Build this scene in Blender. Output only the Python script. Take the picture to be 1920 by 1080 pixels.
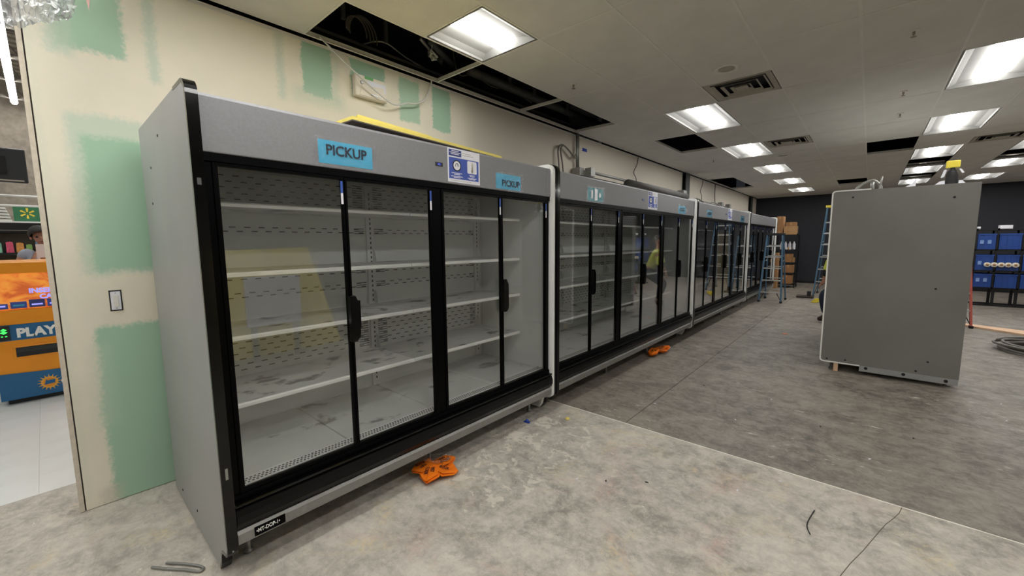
import bpy, math, random
from mathutils import Matrix, Vector
random.seed(7)
S = bpy.context.scene
for o in list(bpy.data.objects): bpy.data.objects.remove(o)

# ---------------------------------------------------------------- camera
cam = bpy.data.objects.new('camera', bpy.data.cameras.new('camera'))
S.collection.objects.link(cam)
cam.data.sensor_fit = 'HORIZONTAL'; cam.data.sensor_width = 36.0
cam.data.lens = 763.78 * 36.0 / 1920.0
cam.data.clip_start = 0.05; cam.data.clip_end = 100
RIGHT = Vector((0.75340904, 0.65750227, -0.00809775))
UP = Vector((-0.06740056, 0.08947038, 0.9937063))
FWD = Vector((-0.65408866, 0.74812152, -0.11172381))
cam.matrix_world = Matrix(((RIGHT.x, UP.x, -FWD.x, 0), (RIGHT.y, UP.y, -FWD.y, 0), (RIGHT.z, UP.z, -FWD.z, 1.5), (0, 0, 0, 1)))
S.camera = cam
# ---------------------------------------------------------------- world, exposure
W = bpy.data.worlds.new('world'); S.world = W; W.use_nodes = True
W.node_tree.nodes['Background'].inputs[0].default_value = (0.8, 0.85, 1.0, 1)
W.node_tree.nodes['Background'].inputs[1].default_value = 0.02
S.view_settings.view_transform = 'Standard'; S.view_settings.look = 'None'
S.view_settings.gamma = 1.0; S.view_settings.use_curve_mapping = False
S.view_settings.exposure = 0.0
LAMP = 24.0           # strength of the ceiling light lenses
SHOP_LAMP = 33.0     # strength of the shop's strip lights

# ---------------------------------------------------------------- materials
def hexc(r, g, b):
    f = lambda v: ((v/255.0+0.055)/1.055)**2.4 if v > 10 else v/255.0/12.92
    return (f(r), f(g), f(b))
def nodes_of(name):
    m = bpy.data.materials.new(name); m.use_nodes = True
    nt = m.node_tree; return m, nt, nt.nodes, nt.links, nt.nodes['Principled BSDF']
def nnoise(nt, scale, detail=4, rough=.55, vec=None, dist=0.0, mapping=None):
    n = nt.nodes.new('ShaderNodeTexNoise'); n.inputs['Scale'].default_value = scale
    n.inputs['Detail'].default_value = detail; n.inputs['Roughness'].default_value = rough
    n.inputs['Distortion'].default_value = dist
    if vec is None:
        tc = nt.nodes.new('ShaderNodeTexCoord'); vec = tc.outputs['Object']
    if mapping:
        mp = nt.nodes.new('ShaderNodeMapping'); mp.inputs['Scale'].default_value = mapping[0]
        if len(mapping) > 1: mp.inputs['Rotation'].default_value = mapping[1]
        nt.links.new(vec, mp.inputs['Vector']); vec = mp.outputs['Vector']
    nt.links.new(vec, n.inputs['Vector'])
    return n.outputs['Fac']
def nramp(nt, fac, lo, hi):
    r = nt.nodes.new('ShaderNodeMapRange'); r.inputs['From Min'].default_value = lo; r.inputs['From Max'].default_value = hi
    r.interpolation_type = 'SMOOTHSTEP'; nt.links.new(fac, r.inputs['Value']); return r.outputs['Result']
def nmath(nt, op, a, b=None):
    n = nt.nodes.new('ShaderNodeMath'); n.operation = op
    for i, v in enumerate((a, b)):
        if v is None: continue
        if isinstance(v, (int, float)): n.inputs[i].default_value = v
        else: nt.links.new(v, n.inputs[i])
    return n.outputs[0]
def nmix(nt, fac, a, b):
    n = nt.nodes.new('ShaderNodeMix'); n.data_type = 'RGBA'
    for sock, v in ((n.inputs[0], fac), (n.inputs[6], a), (n.inputs[7], b)):
        if isinstance(v, (int, float)): sock.default_value = v
        elif isinstance(v, tuple): sock.default_value = (*v[:3], 1)
        else: nt.links.new(v, sock)
    return n.outputs[2]
def nbump(nt, bsdf, h, strength, dist=.01):
    b = nt.nodes.new('ShaderNodeBump'); b.inputs['Strength'].default_value = strength; b.inputs['Distance'].default_value = dist
    nt.links.new(h, b.inputs['Height']); nt.links.new(b.outputs[0], bsdf.inputs['Normal'])
MATS = {}
def pm(name, col, rough=.5, metal=0.0, var=.06, scale=6.0, bump=0.0, bscale=None, spec=.5, coat=0.0):
    if name in MATS: return MATS[name]
    m, nt, N, L, B = nodes_of(name)
    f = nnoise(nt, scale)
    lo = tuple(c*(1-var) for c in col); hi = tuple(min(1, c*(1+var)) for c in col)
    L.new(nmix(nt, nramp(nt, f, .25, .75), lo, hi), B.inputs['Base Color'])
    B.inputs['Roughness'].default_value = rough; B.inputs['Metallic'].default_value = metal
    B.inputs['Specular IOR Level'].default_value = spec; B.inputs['Coat Weight'].default_value = coat
    if bump: nbump(nt, B, nnoise(nt, bscale or scale*10), bump)
    MATS[name] = m; return m
def emit(name, col, strength):
    m, nt, N, L, B = nodes_of(name)
    f = nnoise(nt, 3.0)
    c = nmix(nt, f, tuple(v*.97 for v in col), col)
    L.new(c, B.inputs['Base Color']); L.new(c, B.inputs['Emission Color']); B.inputs['Emission Strength'].default_value = strength
    MATS[name] = m; return m
def glass(name, tint=(.93, .96, .95), rough=.0, refl=1.0, bump=0.0, ior=1.5, bscale=30):
    m, nt, N, L, B = nodes_of(name)
    N.remove(B)
    tr = N.new('ShaderNodeBsdfTransparent'); gl = N.new('ShaderNodeBsdfGlossy'); mx = N.new('ShaderNodeMixShader'); fr = N.new('ShaderNodeLayerWeight')
    f = nnoise(nt, 2.0)
    L.new(nmix(nt, f, tint, tuple(c*.97 for c in tint)), tr.inputs[0])
    fr.inputs['Blend'].default_value = .5; gl.inputs['Roughness'].default_value = rough
    sch = nmath(nt, 'ADD', nmath(nt, 'MULTIPLY', nmath(nt, 'POWER', fr.outputs['Facing'], 5.0), .96), .04)
    fac = nmath(nt, 'MINIMUM', nmath(nt, 'MULTIPLY', sch, refl), 1.0)
    L.new(fac, mx.inputs[0]); L.new(tr.outputs[0], mx.inputs[1]); L.new(gl.outputs[0], mx.inputs[2])
    if bump:
        b = N.new('ShaderNodeBump'); b.inputs['Strength'].default_value = bump; b.inputs['Distance'].default_value = .01
        L.new(nnoise(nt, bscale, 3, .5, None, 1.0), b.inputs['Height']); L.new(b.outputs[0], gl.inputs['Normal']); L.new(b.outputs[0], fr.inputs['Normal'])
    L.new(mx.outputs[0], N['Material Output'].inputs[0]); MATS[name] = m; return m

def concrete(name, dark, mid, light, chip, chip_amt, stain=None, polish=.55, rot=0.3, peel=None, streak=.4):
    m, nt, N, L, B = nodes_of(name)
    tc = N.new('ShaderNodeTexCoord'); sep = N.new('ShaderNodeSeparateXYZ'); L.new(tc.outputs['Object'], sep.inputs[0])
    big = nramp(nt, nnoise(nt, .8, 7, .62), .30, .70)
    c = nmix(nt, big, dark, mid)
    med = nramp(nt, nnoise(nt, 4.5, 9, .72, None, .5), .36, .66)
    c = nmix(nt, nmath(nt, 'MULTIPLY', med, .6), c, light)
    fine = nramp(nt, nnoise(nt, 15, 10, .8, None, .3), .40, .64)
    c = nmix(nt, nmath(nt, 'MULTIPLY', fine, .55), c, light)
    strk = nramp(nt, nnoise(nt, 3.2, 10, .76, None, .9, ((1.0, 2.4, 1.0), (0, 0, rot))), .47, .66)
    c = nmix(nt, nmath(nt, 'MULTIPLY', strk, streak), c, dark)
    pits = nramp(nt, nnoise(nt, 26, 8, .78, None, .4), .56, .68)
    c = nmix(nt, nmath(nt, 'MULTIPLY', pits, .45), c, dark)
    if stain:
        for col, sc, lo, hi, amt in stain:
            st = nramp(nt, nnoise(nt, sc, 8, .7, None, .8), lo, hi)
            brk = nramp(nt, nnoise(nt, 32, 6, .75), .38, .6)
            c = nmix(nt, nmath(nt, 'MULTIPLY', nmath(nt, 'MULTIPLY', st, brk), amt), c, col)
    scuff = nramp(nt, nnoise(nt, 9, 8, .7, None, .8, ((1.0, 3.2, 1.0), (0, 0, rot+.5))), chip_amt, chip_amt+.02)
    loc = nramp(nt, nnoise(nt, 1.1, 3, .5), .47, .6)
    ch = nmath(nt, 'MULTIPLY', scuff, loc)
    c = nmix(nt, nmath(nt, 'MULTIPLY', ch, .7), c, chip)
    if peel:
        x0, x1, y0, y1 = peel
        n = nmath(nt, 'MULTIPLY', nmath(nt, 'SUBTRACT', nnoise(nt, 3, 4), .5), .5)
        X = nmath(nt, 'ADD', sep.outputs['X'], n); Y = nmath(nt, 'ADD', sep.outputs['Y'], n)
        msk = nmath(nt, 'MULTIPLY', nmath(nt, 'MULTIPLY', nramp(nt, X, x0, x0+.1), nramp(nt, X, x1, x1-.25)), nmath(nt, 'MULTIPLY', nramp(nt, Y, y0, y0+.15), nramp(nt, Y, y1, y1-.2)))
        pl = nramp(nt, nnoise(nt, 8.5, 6, .65, None, .8), .555, .57)
        pl = nmath(nt, 'MULTIPLY', pl, nramp(nt, msk, .3, .5))
        c = nmix(nt, nmath(nt, 'MULTIPLY', pl, .55), c, chip); ch = nmath(nt, 'ADD', ch, pl)
    sp2 = nramp(nt, nnoise(nt, 40, 5, .7), .66, .72)
    c = nmix(nt, nmath(nt, 'MULTIPLY', sp2, .4), c, chip)
    L.new(c, B.inputs['Base Color'])
    r = nnoise(nt, 2.2, 6, .65)
    rr = N.new('ShaderNodeMapRange'); rr.inputs['To Min'].default_value = polish-.2; rr.inputs['To Max'].default_value = polish+.22
    L.new(r, rr.inputs['Value']); L.new(rr.outputs[0], B.inputs['Roughness'])
    nbump(nt, B, nmath(nt, 'ADD', nnoise(nt, 30, 9, .75), nmath(nt, 'MULTIPLY', ch, .5)), .35, .006)
    MATS[name] = m; return m

M = {}
M['slab_far'] = concrete('concrete dark', hexc(66, 61, 56), hexc(122, 114, 104), hexc(160, 152, 140), hexc(214, 208, 196), .61, [(hexc(54, 50, 48), 1.6, .5, .7, .6)], .5)
M['slab_near'] = concrete('concrete pale', hexc(124, 119, 111), hexc(176, 170, 160), hexc(214, 208, 196), hexc(226, 220, 206), .63,
    [(hexc(218, 198, 148), 2.2, .53, .66, .5), (hexc(196, 162, 152), 1.5, .52, .68, .5), (hexc(104, 100, 94), 2.9, .55, .7, .6)], .6, .3, (-2.2, -1.35, 1.45, 2.85), .3)
M['cream'] = pm('cream paint', hexc(214, 206, 188), .8, 0, .05, 2.0, .05, 60)
M['wall_dark'] = pm('navy wall paint', hexc(28, 30, 39), .65, 0, .1, 1.5, .04, 50)
M['wall_plain'] = pm('room wall paint', hexc(150, 148, 142), .8, 0, .05, 1.0)
M['tilec'] = pm('ceiling tile board', hexc(216, 213, 207), .95, 0, .05, 3.0, .25, 260)
M['grid'] = pm('white grid steel', hexc(220, 217, 210), .5, 0, .04, 4.0)
M['plenum'] = pm('dark plenum', hexc(34, 36, 46), .9, 0, .2, 2.0)
M['plenum_steel'] = pm('dusty plenum steel', hexc(84, 84, 84), .6, .3, .15, 8.0)
M['cable_grey'] = pm('grey cable', hexc(112, 108, 100), .6, 0, .1, 20)
M['cable_white'] = pm('white cable', hexc(214, 212, 204), .5, 0, .05, 20)
M['case_grey'] = pm('grey painted steel', hexc(160, 161, 160), .42, .1, .05, 2.5, .03, 120)
M['header_grey'] = pm('header grey steel', hexc(128, 128, 131), .5, .15, .05, 90.0, .04, 300)
M['black_trim'] = pm('gloss black trim', hexc(4, 4, 5), .12, 0, .1, 5, 0, None, .3, .08)
M['black_frame'] = pm('black frame', hexc(4, 4, 5), .35, 0, .12, 9, 0, None, .06)
M['black_bumper'] = pm('black bumper', hexc(6, 6, 8), .3, 0, .1, 6, 0, None, .22)
M['silver'] = pm('kick rail aluminium', hexc(138, 137, 134), .38, .45, .06, 12)
M['white_panel'] = pm('white case liner', hexc(232, 233, 230), .45, 0, .04, 3)
M['back_liner'] = pm('case back liner', hexc(228, 230, 227), .5, 0, .05, 2.5)
M['slot'] = pm('dark slot', hexc(40, 40, 40), .8, 0, .1, 9)
M['lip'] = pm('white shelf lip', hexc(246, 246, 242), .35, 0, .02, 7)
def stained(name, base, dark, lo, hi, sc=6):
    m, nt, N, L, B = nodes_of(name)
    c = nmix(nt, nnoise(nt, 2.2, 5), tuple(v*.8 for v in base), base)
    s = nramp(nt, nnoise(nt, sc, 5, .6, None, .5, ((1.6, 1.0, 1.0),)), lo, hi)
    L.new(nmix(nt, nmath(nt, 'MULTIPLY', s, .85), c, dark), B.inputs['Base Color'])
    s2 = nramp(nt, nnoise(nt, 14, 5, .7, None, .4, ((.5, 1.8, 1.0),)), .5, .75)
    B.inputs['Roughness'].default_value = .45; B.inputs['Metallic'].default_value = .1
    MATS[name] = m; return m
M['shelf'] = stained('stained shelf steel', hexc(216, 216, 212), hexc(72, 70, 68), .55, .66, 5)
M['deck'] = stained('stained deck pan', hexc(226, 228, 224), hexc(104, 102, 98), .58, .68, 3.5)
M['glass'] = glass('door glass', (.985, .992, .99), 0.0, 2.2)
M['tape'] = glass('clear tape', (.985, .988, .99), .12, 1.1, .4, 1.5, 45)
M['plastic'] = glass('clear crinkled plastic', (.93, .94, .95), .15, 3.5, .6, 1.5, 28)
def milky(m, amt):
    nt = m.node_tree; N = nt.nodes; out = N['Material Output']; src = out.inputs[0].links[0].from_socket
    d = N.new('ShaderNodeBsdfDiffuse'); d.inputs[0].default_value = (.85, .86, .86, 1); mx = N.new('ShaderNodeMixShader'); mx.inputs[0].default_value = amt
    nt.links.new(src, mx.inputs[1]); nt.links.new(d.outputs[0], mx.inputs[2]); nt.links.new(mx.outputs[0], out.inputs[0])
milky(M['plastic'], .22)
M['pickup_blue'] = pm('pickup sign blue', hexc(66, 168, 205), .4, 0, .05, 8)
M['pickup_teal'] = pm('pickup sign teal', hexc(52, 146, 158), .4, 0, .06, 8)
M['ink'] = pm('dark lettering ink', hexc(20, 34, 52), .6, 0, .05, 8)
M['paper'] = pm('white paper', hexc(226, 226, 232), .7, 0, .03, 8)
M['notice_blue'] = pm('notice blue', hexc(62, 84, 168), .55, 0, .05, 8)
M['notice_dark'] = pm('notice dark blue', hexc(48, 62, 128), .55, 0, .05, 8)
M['lcd'] = emit('blue display', hexc(26, 38, 130), .25)
M['lcd_digit'] = emit('display digits', hexc(120, 150, 255), .7)
M['label_blue'] = pm('blue door label', hexc(50, 84, 170), .5, 0, .05, 8)
M['yellow_foam'] = pm('yellow foam board', hexc(230, 212, 112), .8, 0, .08, 7, .15, 70)
M['foam_under'] = pm('board facing grey', hexc(96, 88, 80), .8, 0, .1, 9)
M['steel'] = pm('galvanised steel', hexc(150, 150, 146), .4, .6, .08, 14)
M['pipe_black'] = pm('black pipe insulation', hexc(74, 72, 70), .75, 0, .12, 10, .1, 90)
M['column'] = pm('dark green column', hexc(44, 50, 48), .55, 0, .1, 5)
M['orange'] = pm('orange plastic film', hexc(232, 118, 24), .35, 0, .1, 12, .1, 40)
M['brown_ink'] = pm('brown print', hexc(66, 30, 16), .6, 0, .1, 9)
M['ladder_blue'] = pm('blue fibreglass', hexc(66, 102, 128), .45, 0, .08, 7)
M['ladder_red'] = pm('red fibreglass', hexc(190, 92, 80), .45, 0, .08, 7)
M['alu'] = pm('bare aluminium', hexc(206, 206, 204), .3, .7, .06, 14)
M['rubber'] = pm('black rubber', hexc(24, 24, 25), .7, 0, .1, 14)
M['yellow_cap'] = pm('yellow plastic', hexc(226, 206, 66), .45, 0, .06, 9)
M['carton'] = pm('brown cardboard', hexc(160, 118, 78), .85, 0, .1, 5, .1, 50)
M['carton_pale'] = pm('pale cardboard', hexc(182, 142, 98), .85, 0, .1, 5, .1, 50)
M['crate'] = pm('blue plastic crate', hexc(26, 66, 140), .45, 0, .1, 6)
M['rack_black'] = pm('black rack steel', hexc(20, 20, 22), .5, .2, .1, 9)
M['roll_white'] = pm('white paper roll', hexc(214, 206, 190), .8, 0, .05, 9)
M['wood'] = pm('pale timber', hexc(222, 186, 154), .75, 0, .1, 4)
M['hose'] = pm('grey hose', hexc(112, 108, 102), .45, 0, .1, 9)
M['bluetape'] = pm('blue masking tape', hexc(44, 72, 170), .7, 0, .06, 9)
M['vent'] = pm('vent enamel', hexc(170, 164, 152), .55, 0, .05, 9)
M['plate'] = pm('white enamel', hexc(222, 220, 212), .45, 0, .03, 9)
M['sprk'] = pm('dull brass', hexc(150, 140, 128), .4, .5, .1, 12)
M['green_lbl'] = pm('green sticker', hexc(96, 170, 92), .5, 0, .06, 9)
M['box_beige'] = pm('beige enclosure plastic', hexc(226, 218, 200), .5, 0, .03, 6)
M['skin'] = pm('skin', hexc(176, 126, 104), .55, 0, .06, 14)
M['hivis'] = pm('hi-vis yellow cloth', hexc(206, 216, 76), .8, 0, .08, 9, .2, 60)
M['cloth_black'] = pm('black cloth', hexc(26, 26, 28), .85, 0, .15, 14)
M['denim'] = pm('dark denim', hexc(34, 42, 62), .85, 0, .15, 18, .2, 200)
M['boot'] = pm('brown leather', hexc(48, 36, 30), .55, 0, .15, 14)
M['hair'] = pm('dark hair', hexc(28, 22, 22), .6, 0, .2, 40, .3, 160)
M['shirt_grey'] = pm('grey cloth', hexc(150, 154, 166), .85, 0, .06, 12)
M['vct'] = pm('white vinyl tile', hexc(226, 229, 228), .3, 0, .03, 4)
M['vct_base'] = pm('tile grout line', hexc(176, 178, 176), .6, 0, .05, 4)
M['kiosk_orange'] = pm('kiosk orange', hexc(240, 152, 22), .35, 0, .04, 5)
M['kiosk_blue'] = pm('kiosk blue', hexc(28, 98, 148), .35, 0, .05, 5)
M['kiosk_dark'] = pm('kiosk slot black', hexc(26, 26, 28), .5, 0, .1, 5)
M['white_text'] = pm('white lettering', hexc(240, 240, 238), .5, 0, .02, 5)
M['screen_lilac'] = emit('screen lilac print', hexc(150, 150, 240), .9)
M['led_green'] = emit('green led', hexc(60, 240, 90), 1.6)
def screen_mat():
    m, nt, N, L, B = nodes_of('glowing screen')
    tc = N.new('ShaderNodeTexCoord')
    w = nnoise(nt, 3.0, 3, .5, tc.outputs['Object'], 1.5, ((1, 1.4, 2.2),))
    c = nmix(nt, nramp(nt, w, .35, .65), hexc(196, 92, 44), hexc(236, 148, 60))
    L.new(c, B.inputs['Base Color']); L.new(c, B.inputs['Emission Color']); B.inputs['Emission Strength'].default_value = .55
    B.inputs['Roughness'].default_value = .25; MATS['screen'] = m; return m
M['screen'] = screen_mat()
M['sign_green'] = pm('sign green', hexc(58, 122, 86), .5, 0, .05, 5)
M['spark'] = pm('spark yellow', hexc(236, 214, 80), .5, 0, .03, 5)
M['tv'] = pm('monitor black', hexc(42, 44, 48), .45, 0, .1, 5)
M['deck_roof'] = pm('roof deck grey', hexc(150, 140, 128), .8, 0, .2, 7, .4, 20)
M['shop_white'] = pm('shop white enamel', hexc(232, 232, 228), .5, 0, .03, 5)
M['lens'] = emit('light lens', (1.0, .985, .955), LAMP)
M['shop_lens'] = emit('shop strip lens', (1.0, .99, .95), SHOP_LAMP)
PRODUCTS = [pm('packet %s' % n, c, .4, 0, .15, 30) for n, c in (('pink', hexc(220, 90, 120)), ('mint', hexc(140, 200, 170)), ('cream', hexc(226, 216, 170)), ('blue', hexc(110, 150, 190)), ('green', hexc(130, 170, 90)), ('orange', hexc(220, 150, 80)))]

# ---------------------------------------------------------------- mesh helpers
def wloc(p):
    v = Vector((0, 0, 0))
    while p is not None:
        v += p.location; p = p.parent
    return v
class MB:
    def __init__(s): s.v = []; s.f = []
    def add(s, vs, fs):
        n = len(s.v); s.v += [tuple(v) for v in vs]; s.f += [tuple(i+n for i in f) for f in fs]; return s
    def box(s, x0, y0, z0, x1, y1, z1):
        x0, x1 = min(x0, x1), max(x0, x1); y0, y1 = min(y0, y1), max(y0, y1); z0, z1 = min(z0, z1), max(z0, z1)
        return s.add([(x0, y0, z0), (x1, y0, z0), (x1, y1, z0), (x0, y1, z0), (x0, y0, z1), (x1, y0, z1), (x1, y1, z1), (x0, y1, z1)],
                     [(3, 2, 1, 0), (4, 5, 6, 7), (0, 1, 5, 4), (1, 2, 6, 5), (2, 3, 7, 6), (3, 0, 4, 7)])
    def cbox(s, c, d): return s.box(c[0]-d[0]/2, c[1]-d[1]/2, c[2]-d[2]/2, c[0]+d[0]/2, c[1]+d[1]/2, c[2]+d[2]/2)
    def prism(s, prof, a0, a1, axis='y'):
        # profile of (u,v) counter-clockwise; axis y: (x,z)  axis x: (y,z)  axis z: (x,y)
        def P(u, v, a): return {'y': (u, a, v), 'x': (a, u, v), 'z': (u, v, a)}[axis]
        n = len(prof); vs = [P(u, v, a0) for u, v in prof] + [P(u, v, a1) for u, v in prof]
        fs = [tuple(range(n)), tuple(range(2*n-1, n-1, -1))] + [(i, i+n, (i+1) % n+n, (i+1) % n) for i in range(n)]
        return s.add(vs, fs)
    def frame_box(s, o, ex, ey, ez, d0, d1):
        # box in a local frame
        vs = []
        for k in (d0[2], d1[2]):
            for (i, j) in ((d0[0], d0[1]), (d1[0], d0[1]), (d1[0], d1[1]), (d0[0], d1[1])):
                vs.append(Vector(o)+Vector(ex)*i+Vector(ey)*j+Vector(ez)*k)
        return s.add(vs, [(3, 2, 1, 0), (4, 5, 6, 7), (0, 1, 5, 4), (1, 2, 6, 5), (2, 3, 7, 6), (3, 0, 4, 7)])
    def beam(s, a, b, w, d, upv=(0, 0, 1)):
        a, b = Vector(a), Vector(b); ez = (b-a); l = ez.length; ez = ez/l
        ex = Vector(upv).cross(ez)
        if ex.length < 1e-4: ex = Vector((1, 0, 0)).cross(ez)
        ex.normalize(); ey = ez.cross(ex)
        return s.frame_box(a, ex, ey, ez, (-w/2, -d/2, 0), (w/2, d/2, l))
    def tube(s, pts, r, n=8, caps=True):
        pts = [Vector(p) for p in pts]; rings = []; prev = None
        for i, p in enumerate(pts):
            t = (pts[min(i+1, len(pts)-1)]-pts[max(i-1, 0)])
            if t.length < 1e-9: t = Vector((0, 0, 1))
            t.normalize()
            if prev is None:
                u = t.cross(Vector((0, 0, 1)))
                if u.length < 1e-3: u = t.cross(Vector((1, 0, 0)))
            else: u = prev - t*prev.dot(t)
            u.normalize(); prev = u; w = t.cross(u)
            rr = r[i] if isinstance(r, (list, tuple)) else r
            rings.append([p+u*math.cos(2*math.pi*k/n)*rr+w*math.sin(2*math.pi*k/n)*rr for k in range(n)])
        vs = [v for g in rings for v in g]; fs = []
        for i in range(len(rings)-1):
            for k in range(n):
                fs.append((i*n+k, i*n+(k+1) % n, (i+1)*n+(k+1) % n, (i+1)*n+k))
        if caps: fs += [tuple(range(n-1, -1, -1)), tuple(range((len(rings)-1)*n, len(rings)*n))]
        return s.add(vs, fs)
    def lathe(s, prof, c, n=20, axis=(0, 0, 1)):
        ez = Vector(axis).normalized(); ex = ez.orthogonal().normalized(); ey = ez.cross(ex); c = Vector(c)
        vs = []; fs = []
        for r, h in prof:
            for k in range(n):
                a = 2*math.pi*k/n; vs.append(c+ez*h+(ex*math.cos(a)+ey*math.sin(a))*r)
        for i in range(len(prof)-1):
            for k in range(n): fs.append((i*n+k, i*n+(k+1) % n, (i+1)*n+(k+1) % n, (i+1)*n+k))
        fs += [tuple(range(n-1, -1, -1)), tuple(range((len(prof)-1)*n, len(prof)*n))]
        return s.add(vs, fs)
    def build(s, name, mat, parent=None, smooth=False, bevel=0.0, origin=None, kind=None, label=None):
        if origin is None:
            if parent is not None: origin = wloc(parent)
            else:
                xs = [v[0] for v in s.v]; ys = [v[1] for v in s.v]; zs = [v[2] for v in s.v]
                origin = Vector(((min(xs)+max(xs))/2, (min(ys)+max(ys))/2, min(zs)))
        origin = Vector(origin)
        me = bpy.data.meshes.new(name); me.from_pydata([Vector(v)-origin for v in s.v], [], s.f)
        me.validate(); me.materials.append(MATS[mat] if isinstance(mat, str) and mat in MATS else (M[mat] if isinstance(mat, str) else mat))
        if smooth: me.polygons.foreach_set('use_smooth', [True]*len(me.polygons))
        me.update()
        o = bpy.data.objects.new(name, me); S.collection.objects.link(o)
        if parent is not None:
            o.parent = parent; o.location = origin-wloc(parent)
        else: o.location = origin
        if bevel:
            b = o.modifiers.new('bevel', 'BEVEL'); b.width = bevel; b.segments = 2; b.limit_method = 'ANGLE'
        if kind: o['kind'] = kind
        if label: o['label'] = label
        return o
def thing(name, loc, label, cat, group=None):
    o = bpy.data.objects.new(name, None); S.collection.objects.link(o); o.location = loc; o.empty_display_size = .1
    o['label'] = label; o['category'] = cat
    if group: o['group'] = group
    return o
def tag(o, label, cat, group=None):
    o['label'] = label; o['category'] = cat
    if group: o['group'] = group
    return o
def struct(name, loc=(0, 0, 0)):
    o = bpy.data.objects.new(name, None); S.collection.objects.link(o); o.location = loc; o['kind'] = 'structure'; return o
def kids(o): return [c for c in bpy.data.objects if c.parent == o]
def copy_tree(o, parent=None):
    c = o.copy(); S.collection.objects.link(c); c.parent = parent
    for ch in kids(o): copy_tree(ch, c)
    return c
def text_mesh(name, txt, size, mat, parent, o, ex, ey, thick=.0006, align='LEFT', bold=0.0, sx=1.0):
    cu = bpy.data.curves.new(name, 'FONT'); cu.body = txt; cu.size = size; cu.extrude = thick; cu.align_x = align; cu.offset = bold; cu.resolution_u = 3
    tmp = bpy.data.objects.new(name+'_tmp', cu); S.collection.objects.link(tmp)
    bpy.context.view_layer.update()
    me = bpy.data.meshes.new_from_object(tmp.evaluated_get(bpy.context.evaluated_depsgraph_get()))
    bpy.data.objects.remove(tmp)
    ex = Vector(ex).normalized(); ey = Vector(ey).normalized(); ez = ex.cross(ey)
    org = wloc(parent)
    for v in me.vertices:
        v.co = Vector(o)+ex*v.co.x*sx+ey*v.co.y+ez*v.co.z-org
    me.materials.clear(); me.materials.append(M[mat]); me.name = name
    ob = bpy.data.objects.new(name, me); S.collection.objects.link(ob); ob.parent = parent
    return ob
def bez(pts, n=10):
    # Catmull-Rom through points
    P = [Vector(p) for p in pts]; out = []
    for i in range(len(P)-1):
        p0 = P[max(i-1, 0)]; p1 = P[i]; p2 = P[i+1]; p3 = P[min(i+2, len(P)-1)]
        for k in range(n):
            t = k/n
            out.append(.5*((2*p1)+(p2-p0)*t+(2*p0-5*p1+4*p2-p3)*t*t+(3*p1-p0-3*p2+p3)*t**3))
    out.append(P[-1]); return out
def arc(cx, cy, r, a0, a1, n=6):
    return [(cx+r*math.cos(math.radians(a0+(a1-a0)*k/n)), cy+r*math.sin(math.radians(a0+(a1-a0)*k/n))) for k in range(n+1)]

# ---------------------------------------------------------------- room shell
CEIL = 3.016; WX = -3.25; FAR = 17.45; RX = 4.75; BACK = -5.95
X0, Y0, GX, GY = -3.198, 1.3847, .6096, 1.2192
gx = lambda i: X0+GX*i
gy = lambda j: Y0+GY*j
fl = struct('floor')
JT = .006
MB().box(-3.7, -6, -.12, RX+.2, 3.05-JT, 0).build('concrete_slab', 'slab_near', fl)
MB().box(-3.7, 3.05+JT, -.12, -1.43-JT/2, FAR+.2, 0).build('concrete_slab', 'slab_far', fl)
MB().box(-1.43+JT/2, 3.05+JT, -.12, RX+.2, FAR+.2, 0).build('concrete_slab', 'slab_far', fl)
MB().box(-3.7, 3.05-JT, -.12, RX+.2, 3.05+JT, -.001).build('joint_filler', 'chalk' if 'chalk' in M else pm('pale joint filler', hexc(232, 228, 218), .8, 0, .1, 9), fl)
MB().box(-1.43-JT/2, 3.06, -.12, -1.43+JT/2, FAR+.2, -.004).build('joint_filler', pm('dark joint', hexc(48, 44, 40), .9, 0, .1, 9), fl)
mb = MB(); pr = None
for k in range(15):
    t = k/14; x = .24-.25*t-.30*t*t+random.uniform(-.008, .008); y = 3.05-.95*t-.9*t*t+random.uniform(-.008, .008)
    if pr: mb.beam((pr[0], pr[1], -.002), (x, y, -.002), .0035, .0046)
    pr = (x, y)
mb.build('floor_crack', pm('crack dirt', hexc(96, 86, 76), .95, 0, .1, 9), fl)
fs = struct('floor_shop')
MB().box(-16, -6, -.12, -3.7, 6, -.004).build('tile_bed', 'vct_base', fs)
tme = None
for i in range(22):
    for j in range(7):
        x = -3.705-.305*i; y = -1.37+.305*j
        if tme is None:
            o = MB().box(-.3035, 0, -.004, 0, .3035, 0).build('vinyl_tile', 'vct', fs, origin=(0, 0, 0)); tme = o.data
        else:
            o = bpy.data.objects.new('vinyl_tile', tme); S.collection.objects.link(o); o.parent = fs
        o.location = (x, y, 0)
MB().box(-16, -6, -.004, -3.7, -1.37, 0).build('vinyl_field', 'vct', fs)
MB().box(-16, .765, -.004, -3.7, 6, 0).build('vinyl_field', 'vct', fs)
MB().box(-16, -1.37, -.004, -10.42, .765, 0).build('vinyl_field', 'vct', fs)

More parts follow.
